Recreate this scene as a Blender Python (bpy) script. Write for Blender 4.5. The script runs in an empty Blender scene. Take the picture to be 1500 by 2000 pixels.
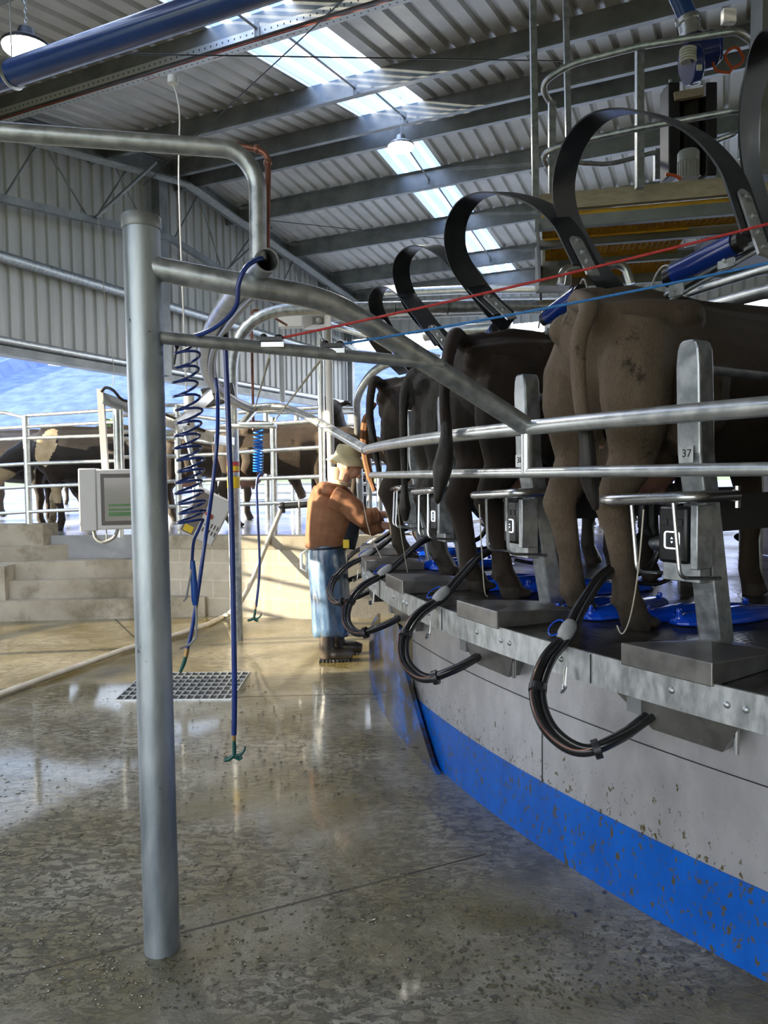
GAPT=1.2; SUNDIR=(-.96,-.13,.16); SUNW=9; WORLDW=2.3; EXPO=1.08; LAMPW=120
import bpy, bmesh, math, random
from mathutils import Vector as V, Matrix, noise
random.seed(7)
S=bpy.context.scene; COL=S.collection
PI=math.pi
def rad(a): return a*PI/180
# ------------------------------------------------------------ camera
F=1450.0; EYE=1.55; PIT=math.atan(70/1450); ROL=.012
f_=V((0,math.cos(PIT),-math.sin(PIT))); u_=V((0,math.sin(PIT),math.cos(PIT))); r_=V((1,0,0))
c_,s_=math.cos(ROL),math.sin(ROL)
R_=r_*c_-u_*s_; U_=r_*s_+u_*c_
cam=bpy.data.objects.new('camera',bpy.data.cameras.new('camera')); COL.objects.link(cam)
cam.data.sensor_fit='VERTICAL'; cam.data.sensor_height=36; cam.data.lens=36*F/2000
mw=Matrix((( R_.x,U_.x,-f_.x,0),(R_.y,U_.y,-f_.y,0),(R_.z,U_.z,-f_.z,EYE),(0,0,0,1)))
cam.matrix_world=mw; cam.data.clip_end=6000; cam.data.clip_start=.05
S.camera=cam
def ray(x,y): return f_+R_*((x-750)/F)-U_*((y-1000)/F)
O_=V((0,0,EYE))
def ah(x,y,h):
    d=ray(x,y); return O_+d*((h-EYE)/d.z)
def ay(x,y,Y):
    d=ray(x,y); return O_+d*(Y/d.y)
# ------------------------------------------------------------ materials
MATS={}
def new_mat(name):
    m=bpy.data.materials.new(name); m.use_nodes=True
    nt=m.node_tree; b=nt.nodes['Principled BSDF']; MATS[name]=m
    return m,nt,b
def N(nt,t,**k):
    n=nt.nodes.new(t)
    for a,v in k.items():
        if a.startswith('i_'): n.inputs[a[2:].replace('_',' ')].default_value=v
        else: setattr(n,a,v)
    return n
def ramp(nt,fac,stops):
    r=nt.nodes.new('ShaderNodeValToRGB'); e=r.color_ramp.elements
    while len(e)<len(stops): e.new(.5)
    for k,(p,c) in enumerate(stops):
        e[k].position=p; e[k].color=(c,c,c,1) if isinstance(c,(int,float)) else (c[0],c[1],c[2],1)
    nt.links.new(fac,r.inputs[0]); return r.outputs[0]
def mixc(nt,fac,a,b,mode='MIX'):
    m=nt.nodes.new('ShaderNodeMix'); m.data_type='RGBA'; m.blend_type=mode
    for s,v in ((m.inputs[0],fac),(m.inputs[6],a),(m.inputs[7],b)):
        if isinstance(v,bpy.types.NodeSocket): nt.links.new(v,s)
        elif isinstance(v,(int,float)): s.default_value=v
        else: s.default_value=(v[0],v[1],v[2],1)
    return m.outputs[2]
def coords(nt,scale=(1,1,1),kind='Object'):
    tc=nt.nodes.new('ShaderNodeTexCoord'); mp=nt.nodes.new('ShaderNodeMapping')
    mp.inputs['Scale'].default_value=scale; nt.links.new(tc.outputs[kind],mp.inputs[0]); return mp.outputs[0]
def noi(nt,vec,scale,detail=4,rough=.55,dist=0):
    n=N(nt,'ShaderNodeTexNoise'); n.inputs['Scale'].default_value=scale; n.inputs['Detail'].default_value=detail
    n.inputs['Roughness'].default_value=rough; n.inputs['Distortion'].default_value=dist
    nt.links.new(vec,n.inputs['Vector']); return n.outputs['Fac']
def bump(nt,b,h,strength,dist=.01):
    n=nt.nodes.new('ShaderNodeBump'); n.inputs['Strength'].default_value=strength; n.inputs['Distance'].default_value=dist
    nt.links.new(h,n.inputs['Height']); nt.links.new(n.outputs[0],b.inputs['Normal'])
def mat(name,c1,c2=None,rough=.5,metal=0,scale=8,stretch=(1,1,1),bp=0,bscale=None,r2=None,coat=0,dirt=None,dscale=3,dlo=.6,dhi=.7,spec=.5,detail=4,lo=.35,hi=.65,sheen=0):
    m,nt,b=new_mat(name)
    b.inputs['Metallic'].default_value=metal; b.inputs['Roughness'].default_value=rough
    b.inputs['Specular IOR Level'].default_value=spec; b.inputs['Coat Weight'].default_value=coat
    b.inputs['Coat Roughness'].default_value=.08
    if sheen: b.inputs['Sheen Weight'].default_value=sheen
    vec=coords(nt,stretch); col=None
    if c2 is not None:
        f=noi(nt,vec,scale,detail); col=ramp(nt,f,[(lo,c1),(hi,c2)])
        if r2 is not None: nt.links.new(ramp(nt,f,[(lo,rough),(hi,r2)]),b.inputs['Roughness'])
    else: b.inputs['Base Color'].default_value=(*c1,1)
    if dirt is not None:
        d=ramp(nt,noi(nt,coords(nt),dscale,8,.7),[(dlo,0.0),(dhi,1.0)])
        col=mixc(nt,d,col if col is not None else c1,dirt)
        if metal>.3:
            mm=nt.nodes.new('ShaderNodeMath'); mm.operation='MULTIPLY_ADD'; mm.inputs[1].default_value=-metal; mm.inputs[2].default_value=metal
            nt.links.new(d,mm.inputs[0]); nt.links.new(mm.outputs[0],b.inputs['Metallic'])
    if col is not None: nt.links.new(col,b.inputs['Base Color'])
    if bp: bump(nt,b,noi(nt,vec,bscale or scale*4,6,.6),bp)
    return m
GALV=mat('galvanised_steel',(.33,.36,.38),(.55,.58,.60),rough=.34,metal=.85,scale=22,bp=.08,r2=.5,bscale=90)
GALVR=mat('stained_galvanised_rail',(.50,.53,.54),(.68,.70,.70),rough=.28,metal=.8,scale=18,bp=.04,r2=.42,bscale=120,dirt=(.16,.13,.05),dscale=6,dlo=.64,dhi=.69)
GALVB=mat('bright_galvanised_pipe',(.50,.53,.54),(.68,.70,.70),rough=.28,metal=.8,scale=18,bp=.04,r2=.42,bscale=120)
GALVD=mat('dull_galvanised_beam',(.20,.215,.22),(.31,.325,.33),rough=.5,metal=.55,scale=3,bp=.05,bscale=60)
GALVP=mat('spangled_plate',(.40,.43,.44),(.66,.69,.70),rough=.32,metal=.7,scale=30,stretch=(1,1,.4),bp=.05,r2=.5,dirt=(.30,.28,.16),dscale=5,dlo=.68,dhi=.8)
POSTM=mat('weathered_post_steel',(.27,.32,.36),(.50,.55,.58),rough=.36,metal=.75,scale=11,stretch=(1,1,.3),bp=.06,bscale=70,r2=.5,dirt=(.05,.04,.03),dscale=16,dlo=.665,dhi=.675)
STAIN=mat('stainless_steel',(.46,.47,.48),(.56,.57,.57),rough=.22,metal=.95,scale=6,r2=.30)
BOXST=mat('brushed_stainless_cover',(.22,.215,.21),(.33,.32,.31),rough=.3,metal=.85,scale=12,r2=.42)
CLAD=mat('steel_cladding',(.50,.50,.48),(.60,.60,.58),rough=.55,metal=.15,scale=1.5,stretch=(4,4,.3))
ROOFM=mat('roof_sheet_underside',(.50,.50,.47),(.62,.61,.58),rough=.5,metal=.15,scale=2,detail=6)
RUBBER=mat('black_rubber',(.012,.013,.015),(.03,.03,.034),rough=.28,scale=30,r2=.5,bp=.04)
HOSEM=mat('black_hose_rubber',(.008,.008,.009),(.014,.014,.014),rough=.25,scale=5,r2=.32,coat=.2)
STRAPM=mat('black_strap_rubber',(.012,.014,.018),(.022,.025,.03),rough=.3,scale=12,r2=.45)
BLUEP=mat('glossy_blue_plastic',(.002,.06,.62),(.004,.10,.75),rough=.2,scale=4,coat=.6)
BLUEH=mat('dark_blue_hose',(.008,.03,.19),(.012,.045,.26),rough=.3,scale=9,coat=.3)
BLUEL=mat('bright_blue_hose',(.01,.18,.72),(.015,.22,.8),rough=.3,scale=9)
BLUEPIPE=mat('blue_painted_pipe',(.012,.055,.26),(.02,.075,.33),rough=.25,scale=3,coat=.4)
BLUEC=mat('blue_cylinder_paint',(.006,.03,.22),(.008,.04,.27),rough=.25,scale=3,coat=.5)
BLACKP=mat('black_plastic',(.010,.010,.012),rough=.35)
WHITEP=mat('white_enclosure_plastic',(.72,.70,.68),(.78,.76,.73),rough=.4,scale=3)
GREYP=mat('grey_plastic',(.35,.36,.36),(.42,.43,.43),rough=.4,scale=5)
COPPER=mat('brown_copper_pipe',(.20,.08,.055),(.30,.13,.09),rough=.4,metal=.5,scale=14)
TIMBER=mat('raw_timber_beam',(.42,.35,.26),(.55,.47,.36),rough=.7,scale=5,stretch=(1,8,8),bp=.1)
YGRATE=mat('yellow_grating',(.55,.30,.02),(.70,.42,.03),rough=.5,scale=8)
REDM=mat('red_rope',(.45,.03,.035),(.6,.06,.06),rough=.6,scale=60,bp=.3)
REDC=mat('red_cable',(.30,.06,.04),(.42,.10,.07),rough=.5,scale=20)
ORNG=mat('orange_cable',(.75,.13,.04),rough=.4)
BROPE=mat('light_blue_rope',(.03,.19,.55),(.05,.25,.65),rough=.6,scale=60,bp=.3)
CORD=mat('cream_cord',(.62,.58,.48),rough=.6)
WHOSE=mat('cream_floor_hose',(.55,.50,.40),(.68,.64,.54),rough=.4,scale=7,dirt=(.10,.08,.04),dscale=10,dlo=.66,dhi=.7)
GREEN=mat('green_nozzle_plastic',(.004,.07,.06),(.006,.10,.08),rough=.3,scale=10)
BRASS=mat('brass_fitting',(.45,.27,.10),(.55,.36,.16),rough=.3,metal=.8,scale=20)
DARKM=mat('black_machine_steel',(.010,.011,.012),(.02,.02,.022),rough=.45,scale=6)
YELL=mat('yellow_sticker',(.85,.60,.02),rough=.4)
REDST=mat('red_sticker',(.55,.06,.05),rough=.4)
LEAF=mat('tree_leaves',(.03,.07,.015),(.09,.14,.03),rough=.7,scale=3)
BARK=mat('bark',(.08,.06,.04),rough=.8)
def emis(name,c,s):
    m,nt,b=new_mat(name); b.inputs['Base Color'].default_value=(*c,1); b.inputs['Emission Color'].default_value=(*c,1); b.inputs['Emission Strength'].default_value=s; return m
LAMP=emis('lamp_lens',(1,.97,.88),45)
LED=emis('white_led_ring',(.8,.9,1),2.2)
LCD=emis('icon_light',(.7,.85,1),.9)
def floor_mat():
    m,nt,b=new_mat('wet_stained_concrete'); v=coords(nt)
    big=noi(nt,v,.55,5,.6); mid=noi(nt,v,2.3,8,.65); fine=noi(nt,coords(nt,(1,1.6,1)),26,6,.65); grit=noi(nt,v,130,3,.6)
    col=ramp(nt,mid,[(.30,(.15,.135,.085)),(.47,(.30,.275,.205)),(.7,(.42,.395,.32))])
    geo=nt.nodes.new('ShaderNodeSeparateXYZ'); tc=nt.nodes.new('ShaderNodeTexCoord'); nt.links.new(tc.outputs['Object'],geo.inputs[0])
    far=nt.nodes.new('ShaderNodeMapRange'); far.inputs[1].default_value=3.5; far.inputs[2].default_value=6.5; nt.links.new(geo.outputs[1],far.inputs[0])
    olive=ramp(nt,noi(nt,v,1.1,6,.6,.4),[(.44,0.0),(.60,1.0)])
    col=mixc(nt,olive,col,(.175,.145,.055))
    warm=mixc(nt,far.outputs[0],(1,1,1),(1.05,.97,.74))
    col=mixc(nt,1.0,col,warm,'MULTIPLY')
    sp=ramp(nt,noi(nt,v,7,9,.75,.3),[(.60,0.0),(.66,1.0)]); col=mixc(nt,sp,col,(.055,.05,.028))
    g=ramp(nt,grit,[(.35,(.86,.86,.86)),(.7,(1.1,1.1,1.08))]); col=mixc(nt,1.0,col,g,'MULTIPLY')
    nt.links.new(col,b.inputs['Base Color'])
    wet=ramp(nt,big,[(.40,.06),(.55,.17),(.72,.42)])
    dry=nt.nodes.new('ShaderNodeMapRange'); dry.inputs[1].default_value=2.5; dry.inputs[2].default_value=3.5; dry.inputs[3].default_value=.30; dry.inputs[4].default_value=0.0; nt.links.new(geo.outputs[1],dry.inputs[0])
    ad=nt.nodes.new('ShaderNodeMath'); ad.operation='ADD'; nt.links.new(wet,ad.inputs[0]); nt.links.new(dry.outputs[0],ad.inputs[1]); nt.links.new(ad.outputs[0],b.inputs['Roughness'])
    cw=nt.nodes.new('ShaderNodeMapRange'); cw.inputs[1].default_value=2.5; cw.inputs[2].default_value=3.5; cw.inputs[3].default_value=.04; cw.inputs[4].default_value=.5; nt.links.new(geo.outputs[1],cw.inputs[0]); nt.links.new(cw.outputs[0],b.inputs['Coat Weight'])
    mcol=nt.nodes.new('ShaderNodeMath'); mcol.operation='MULTIPLY'; nt.links.new(ramp(nt,noi(nt,coords(nt,(1,1.9,1)),17,8,.7,.6),[(.50,0.0),(.56,.7)]),mcol.inputs[0]); nt.links.new(ramp(nt,noi(nt,v,.9,3,.5),[(.42,0.0),(.58,1.0)]),mcol.inputs[1])
    col=mixc(nt,mcol.outputs[0],col,(.105,.09,.045)); nt.links.new(col,b.inputs['Base Color'])
    b.inputs['Specular IOR Level'].default_value=.6; b.inputs['Coat Weight'].default_value=.5; b.inputs['Coat Roughness'].default_value=.07
    h=nt.nodes.new('ShaderNodeMath'); h.operation='MULTIPLY_ADD'; h.inputs[1].default_value=.7
    nt.links.new(fine,h.inputs[0]); nt.links.new(noi(nt,coords(nt,(1,1.8,1)),8,6,.6,.5),h.inputs[2])
    muck=ramp(nt,noi(nt,coords(nt,(1,1.9,1)),17,8,.7,.6),[(.50,0.0),(.56,.55),(.70,.75)]); area=ramp(nt,noi(nt,v,.9,3,.5),[(.42,0.0),(.58,1.0)])
    mk=nt.nodes.new('ShaderNodeMath'); mk.operation='MULTIPLY'; nt.links.new(muck,mk.inputs[0]); nt.links.new(area,mk.inputs[1])
    h2=nt.nodes.new('ShaderNodeMath'); h2.operation='ADD'; nt.links.new(h.outputs[0],h2.inputs[0]); nt.links.new(mk.outputs[0],h2.inputs[1]); bump(nt,b,h2.outputs[0],1.0,.015)
    return m
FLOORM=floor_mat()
CONC=mat('stained_concrete',(.30,.27,.21),(.46,.43,.36),rough=.75,scale=2.2,detail=8,bp=.25,bscale=30,dirt=(.16,.14,.09),dscale=2.6,dlo=.50,dhi=.72)
YARD=mat('wet_yard_concrete',(.20,.21,.23),(.34,.35,.37),rough=.12,r2=.35,scale=.8,detail=6,bp=.25,bscale=9,coat=.3,dirt=(.12,.09,.06),dscale=.6,dlo=.62,dhi=.7)
GRASS=mat('pasture',(.10,.17,.04),(.17,.24,.07),rough=.9,scale=.05)
HILL=mat('hazed_distant_slope',(.085,.125,.37),(.165,.22,.50),rough=.95,scale=.035,stretch=(1,1,.35),detail=9,spec=0,lo=.3,hi=.75)  # distance haze painted into the blue slope colour
def block_mat():
    m,nt,b=new_mat('painted_block_wall'); tc=nt.nodes.new('ShaderNodeTexCoord')
    br=nt.nodes.new('ShaderNodeTexBrick'); br.offset=.5
    for k,vv in (('Scale',1),('Mortar Size',.006),('Brick Width',.40),('Row Height',.20),('Mortar Smooth',.1)): br.inputs[k].default_value=vv
    br.inputs['Color1'].default_value=(.46,.43,.36,1); br.inputs['Color2'].default_value=(.52,.49,.42,1); br.inputs['Mortar'].default_value=(.62,.58,.50,1)
    nt.links.new(tc.outputs['UV'],br.inputs['Vector'])
    n=noi(nt,coords(nt),6,8,.7); c=mixc(nt,ramp(nt,n,[(.45,0.0),(.75,.55)]),br.outputs[0],(.30,.27,.2)); nt.links.new(c,b.inputs['Base Color'])
    b.inputs['Roughness'].default_value=.8; bump(nt,b,noi(nt,coords(nt),60,4),.2); return m
BLOCK=block_mat()
def deck_mat():
    m,nt,b=new_mat('black_treadplate_rubber'); v=coords(nt)
    ck=nt.nodes.new('ShaderNodeTexVoronoi'); ck.inputs['Scale'].default_value=45; nt.links.new(v,ck.inputs[0])
    nt.links.new(ramp(nt,noi(nt,v,3,6),[(.4,(.012,.012,.012)),(.7,(.05,.045,.035))]),b.inputs['Base Color'])
    nt.links.new(ramp(nt,noi(nt,v,2,4),[(.35,.22),(.7,.5)]),b.inputs['Roughness']); bump(nt,b,ck.outputs['Distance'],.35,.004); return m
DECK=deck_mat()
def skirt_mat(name,c1,c2,metal,rough):
    m,nt,b=new_mat(name); v=coords(nt); col=ramp(nt,noi(nt,coords(nt,(1,1,.5)),9,5),[(.3,c1),(.7,c2)])
    sepz=nt.nodes.new('ShaderNodeSeparateXYZ'); nt.links.new(v,sepz.inputs[0])
    z=nt.nodes.new('ShaderNodeMapRange'); z.inputs[1].default_value=.75; z.inputs[2].default_value=.25; z.inputs[3].default_value=-.10; z.inputs[4].default_value=.035
    nt.links.new(sepz.outputs[2],z.inputs[0])
    a=nt.nodes.new('ShaderNodeMath'); a.operation='ADD'; nt.links.new(noi(nt,coords(nt,(1,1,.6)),42,9,.74),a.inputs[0]); nt.links.new(z.outputs[0],a.inputs[1])
    sp=ramp(nt,a.outputs[0],[(.60,0.0),(.615,1.0)])
    nt.links.new(mixc(nt,sp,col,(.085,.07,.025)),b.inputs['Base Color'])
    mm=nt.nodes.new('ShaderNodeMath'); mm.operation='MULTIPLY_ADD'; mm.inputs[1].default_value=-metal; mm.inputs[2].default_value=metal
    nt.links.new(sp,mm.inputs[0]); nt.links.new(mm.outputs[0],b.inputs['Metallic'])
    b.inputs['Roughness'].default_value=rough; bump(nt,b,noi(nt,v,60,3),.06); return m
SKIRTS=skirt_mat('speckled_steel_skirt',(.42,.42,.44),(.58,.58,.60),.6,.36)
SKIRTB=skirt_mat('speckled_blue_skirt',(.002,.085,.42),(.003,.12,.55),0,.3)
SKIRTD=mat('mud_smeared_blue_skirt',(.004,.08,.32),(.006,.10,.40),rough=.25,scale=5,dirt=(.035,.025,.013),dscale=3.4,dlo=.44,dhi=.56,coat=.3)
def sky_sheet(name,ct,cl,f):
    m,nt,b=new_mat(name); out=nt.nodes['Material Output']; nt.nodes.remove(b)
    t=N(nt,'ShaderNodeBsdfTransparent'); t.inputs[0].default_value=(*ct,1); l=N(nt,'ShaderNodeBsdfTranslucent'); l.inputs[0].default_value=(*cl,1)
    x=N(nt,'ShaderNodeMixShader'); x.inputs[0].default_value=f; nt.links.new(t.outputs[0],x.inputs[1]); nt.links.new(l.outputs[0],x.inputs[2]); nt.links.new(x.outputs[0],out.inputs[0]); return m
SKYL=sky_sheet('translucent_roof_sheet',(.17,.27,.46),(.55,.62,.72),.30); SKYR=sky_sheet('milky_rib_sheet',(.75,.8,.9),(.9,.92,.95),.5)
def perf_mat():
    m,nt,b=new_mat('perforated_galvanised_tray'); tc=nt.nodes.new('ShaderNodeTexCoord')
    br=nt.nodes.new('ShaderNodeTexBrick'); br.offset=0
    for k,vv in (('Scale',1),('Mortar Size',.030),('Brick Width',.075),('Row Height',.08),('Mortar Smooth',0)): br.inputs[k].default_value=vv
    br.inputs['Color1'].default_value=(.03,.03,.03,1); br.inputs['Color2'].default_value=(.03,.03,.03,1); br.inputs['Mortar'].default_value=(.5,.52,.52,1)
    nt.links.new(tc.outputs['UV'],br.inputs['Vector']); nt.links.new(br.outputs[0],b.inputs['Base Color']); b.inputs['Roughness'].default_value=.4; b.inputs['Metallic'].default_value=.5; return m
PERF=perf_mat()
# ------------------------------------------------------------ object helpers
def wm(o):
    if o.parent is None: return o.matrix_basis.copy()
    return wm(o.parent)@o.matrix_parent_inverse@o.matrix_basis
def tag(o,label=None,cat=None,group=None,kind=None):
    if label: o['label']=label
    if cat: o['category']=cat
    if group: o['group']=group
    if kind: o['kind']=kind
    return o
def T(name,label,cat,loc=(0,0,0),rz=0,group=None):
    o=bpy.data.objects.new(name,None); COL.objects.link(o); o.location=loc; o.rotation_euler=(0,0,rz); o.empty_display_size=.1
    return tag(o,label,cat,group)
def M(name,bm,m,parent=None,label=None,cat=None,group=None,kind=None,smooth=True,local=False,bevel=0):
    if isinstance(bm,bmesh.types.BMesh):
        bmesh.ops.recalc_face_normals(bm,faces=bm.faces)
        me=bpy.data.meshes.new(name); bm.to_mesh(me); bm.free()
    else: me=bm
    if m is not None and not me.materials:
        for k in (m if isinstance(m,(list,tuple)) else [m]): me.materials.append(k)
    if smooth:
        me.shade_smooth()
        if smooth=='auto' or smooth is True:
            try: me.set_sharp_from_angle(angle=rad(40))
            except Exception: pass
    o=bpy.data.objects.new(name,me); COL.objects.link(o)
    if parent is not None:
        o.parent=parent
        if not local: o.matrix_parent_inverse=wm(parent).inverted()
    if bevel:
        md=o.modifiers.new('bevel','BEVEL'); md.width=bevel; md.segments=2; md.limit_method='ANGLE'
    return tag(o,label,cat,group,kind)
def copy_tree(o,parent=None):
    c=o.copy(); COL.objects.link(c); c.parent=parent
    if parent is not None: c.matrix_parent_inverse=o.matrix_parent_inverse.copy()
    for ch in list(o.children): copy_tree(ch,c)
    return c
B=bmesh.new
def box(bm,c,s,rot=None,taper=None):
    m=Matrix.Translation(V(c))@((rot if rot is not None else Matrix.Identity(3)).to_4x4())@Matrix.Diagonal((s[0],s[1],s[2],1))
    g=bmesh.ops.create_cube(bm,size=1,matrix=m); return g['verts']
def axes(d,up=V((0,0,1))):
    d=V(d).normalized()
    if abs(d.dot(up))>.98: up=V((0,1,0)) if abs(d.y)<.9 else V((1,0,0))
    x=up.cross(d).normalized(); y=d.cross(x); return x,y,d
def bar(bm,a,b,w,h,up=V((0,0,1))):
    a,b=V(a),V(b); x,y,d=axes(b-a,up); m=Matrix((x,y,d)).transposed()
    return box(bm,(a+b)/2,(w,h,(b-a).length),m)
def frames(P,closed=False,up=None):
    n=len(P); out=[]
    prev=None
    for i in range(n):
        if closed: t=(P[(i+1)%n]-P[i-1])
        else: t=(P[min(i+1,n-1)]-P[max(i-1,0)])
        if t.length<1e-9: t=V((0,0,1))
        t=t.normalized()
        if prev is None:
            x,y,_=axes(t,up or V((0,0,1)))
        else:
            x=prev-t*prev.dot(t)
            if x.length<1e-6: x,_,_=axes(t)
            x.normalize(); y=t.cross(x)
        prev=x; out.append((x,y,t))
    return out
def tube(bm,P,r,n=12,closed=False,cap=True,flat=1.0,up=None):
    P=[V(p) for p in P]; fr=frames(P,closed,up); rings=[]
    for i,p in enumerate(P):
        rr=r[i] if isinstance(r,(list,tuple)) else r
        ra,rb=(rr if isinstance(rr,(list,tuple)) else (rr,rr*flat))
        x,y,t=fr[i]
        rings.append([bm.verts.new(p+x*(ra*math.cos(2*PI*k/n))+y*(rb*math.sin(2*PI*k/n))) for k in range(n)])
    m=len(rings)
    for i in range(m if closed else m-1):
        a,b=rings[i],rings[(i+1)%m]
        for k in range(n): bm.faces.new((a[k],a[(k+1)%n],b[(k+1)%n],b[k]))
    if cap and not closed:
        bm.faces.new(rings[0][::-1]); bm.faces.new(rings[-1])
    return rings
def pipe_open(bm,P,r,th,n=16):
    a=tube(bm,P,r,n,cap=False); b=tube(bm,P,r-th,n,cap=False)
    for e in (0,-1):
        for k in range(n): bm.faces.new((a[e][k],a[e][(k+1)%n],b[e][(k+1)%n],b[e][k]))
def rnd(P,rb,n=6):
    """polyline with corners rounded to radius rb"""
    P=[V(p) for p in P]; out=[P[0]]
    for i in range(1,len(P)-1):
        a,b,c=P[i-1],P[i],P[i+1]; r=rb[i-1] if isinstance(rb,(list,tuple)) else rb
        d1=(a-b);d2=(c-b); l=min(r,d1.length*.49,d2.length*.49); p1=b+d1.normalized()*l; p2=b+d2.normalized()*l
        for k in range(n+1):
            t=k/n; out.append(p1*(1-t)**2+b*2*t*(1-t)+p2*t*t)
    out.append(P[-1]); return out
def cr(P,n=6,closed=False):
    P=[V(p) for p in P]; out=[]; m=len(P)
    for i in range(m if closed else m-1):
        if closed: a,b,c,d=P[i-1],P[i],P[(i+1)%m],P[(i+2)%m]
        else: a,b,c,d=P[max(i-1,0)],P[i],P[i+1],P[min(i+2,m-1)]
        for k in range(n):
            t=k/n; out.append(.5*((2*b)+(c-a)*t+(2*a-5*b+4*c-d)*t*t+(3*b-a-3*c+d)*t**3))
    if not closed: out.append(P[-1])
    return out
def band(bm,P,wd,w,th):
    """flat strip along P; wd = width directions (one or list)"""
    P=[V(p) for p in P]; rings=[]
    for i,p in enumerate(P):
        t=(P[min(i+1,len(P)-1)]-P[max(i-1,0)]).normalized(); d=V(wd[i] if isinstance(wd,list) else wd); d=(d-t*d.dot(t)).normalized(); nn=t.cross(d)
        ww=w[i] if isinstance(w,list) else w
        rings.append([bm.verts.new(p+d*(a*ww/2)+nn*(b*th/2)) for a,b in ((-1,-1),(1,-1),(1,1),(-1,1))])
    for a,b in zip(rings,rings[1:]):
        for k in range(4): bm.faces.new((a[k],a[(k+1)%4],b[(k+1)%4],b[k]))
    bm.faces.new(rings[0][::-1]); bm.faces.new(rings[-1])
def cyl(bm,a,b,r,n=16,r2=None): tube(bm,[a,b],[r,r if r2 is None else r2],n)
def ell(bm,c,s,rot=None,seg=20):
    m=Matrix.Translation(V(c))@((rot if rot is not None else Matrix.Identity(3)).to_4x4())@Matrix.Diagonal((s[0],s[1],s[2],1))
    bmesh.ops.create_uvsphere(bm,u_segments=seg,v_segments=seg*2//3,radius=1,matrix=m)
def lathe(bm,prof,c=(0,0,0),n=24,ax=V((0,0,1)),sx=1,sy=1):
    x,y,d=axes(ax); c=V(c); rings=[]
    for r,z in prof: rings.append([bm.verts.new(c+d*z+x*(r*sx*math.cos(2*PI*k/n))+y*(r*sy*math.sin(2*PI*k/n))) for k in range(n)])
    for a,b in zip(rings,rings[1:]):
        for k in range(n): bm.faces.new((a[k],a[(k+1)%n],b[(k+1)%n],b[k]))
    if prof[0][0]>1e-4: bm.faces.new(rings[0][::-1])
    if prof[-1][0]>1e-4: bm.faces.new(rings[-1])
def prism(bm,poly,z0,z1):
    a=[bm.verts.new((p[0],p[1],z0)) for p in poly]; b=[bm.verts.new((p[0],p[1],z1)) for p in poly]; n=len(poly)
    for k in range(n): bm.faces.new((a[k],a[(k+1)%n],b[(k+1)%n],b[k]))
    bm.faces.new(a[::-1]); bm.faces.new(b)
def quad(bm,*p): return bm.faces.new([bm.verts.new(V(q)) for q in p])
def fuse(bm,voxel,it=4,fac=.5,dec=None):
    bmesh.ops.recalc_face_normals(bm,faces=bm.faces)
    me=bpy.data.meshes.new('tmp'); bm.to_mesh(me); bm.free(); o=bpy.data.objects.new('tmp',me); COL.objects.link(o)
    r=o.modifiers.new('r','REMESH'); r.mode='VOXEL'; r.voxel_size=voxel; r.adaptivity=0
    if it: s=o.modifiers.new('s','SMOOTH'); s.iterations=it; s.factor=fac
    dg=bpy.context.evaluated_depsgraph_get(); dg.update(); out=bpy.data.meshes.new_from_object(o.evaluated_get(dg))
    bpy.data.objects.remove(o); bpy.data.meshes.remove(me); return out
def text(name,s,size,m,mtx,parent,ext=.0006,align='CENTER'):
    cu=bpy.data.curves.new(name,'FONT'); cu.body=s; cu.size=size; cu.align_x=align; cu.align_y='CENTER'; cu.extrude=ext
    q=bpy.data.objects.new(name,cu); COL.objects.link(q); cu.materials.append(m)
    dg=bpy.context.evaluated_depsgraph_get(); dg.update(); me=bpy.data.meshes.new_from_object(q.evaluated_get(dg)); bpy.data.objects.remove(q)
    o=bpy.data.objects.new(name,me); COL.objects.link(o); o.matrix_basis=mtx
    if parent is not None: o.parent=parent
    return o
# ------------------------------------------------------------ frames of reference
wv=V((.419,.908,0)).normalized(); uv=V((wv.y,-wv.x,0))
def ST(s,t,z): return uv*s+wv*t+V((0,0,z))
CX,CY=6.49,6.02; PH=.90; RR=6.68
def pol(r,th,z): a=rad(th); return V((CX-r*math.cos(a),CY-r*math.sin(a),z))
def bayM(th): # local: x tangential (to +theta), y inward, z up from deck; origin on the rim
    return Matrix.Translation(pol(RR,th,PH))@Matrix.Rotation(rad(th-90),4,'Z')
def arc(r,t0,t1,z,n): return [pol(r,t0+(t1-t0)*k/n,z) for k in range(n+1)]
# ============================================================ SETTING
def box_struct(name,pts,z0,z1,m,kind='structure'):
    b=B(); prism(b,pts,z0,z1); return M(name,b,m,kind=kind,smooth=False)
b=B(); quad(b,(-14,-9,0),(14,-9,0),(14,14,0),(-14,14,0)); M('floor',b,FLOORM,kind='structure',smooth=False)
# saw-cut joints in the slab
def strip(name,a,c,w,z=.0015):
    a,c=V(a),V(c); d=(c-a).normalized(); n=V((-d.y,d.x,0))*w/2; b=B(); quad(b,a-n+V((0,0,z)),c-n+V((0,0,z)),c+n+V((0,0,z)),a+n+V((0,0,z))); return M(name,b,mat(name+'_dark',(.035,.03,.02),rough=.5),kind='structure',smooth=False)
strip('floor_joint',ah(-300,1990,0),ah(950,1668,0),.006)
strip('floor_joint',ah(215,1200,0),ah(262,1245,0),.012)
strip('floor_joint',ah(262,1366,0),ah(740,1355,0),.008)
# raised cow yard behind the block wall
w0=V((-2.62,8.72,0)); w1=ah(640,1202,0); w2=V((1.2,8.6,0)); 
yardpts=[(-40,60),(-40,8.75),(-4.4,8.75),(w0.x,8.72),(w1.x,8.36),(.3,8.35),(2.5,12.6),(7,14.2),(16,14),(40,14),(40,60)]
box_struct('yard_floor',yardpts,.0,PH-.002,YARD)
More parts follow.
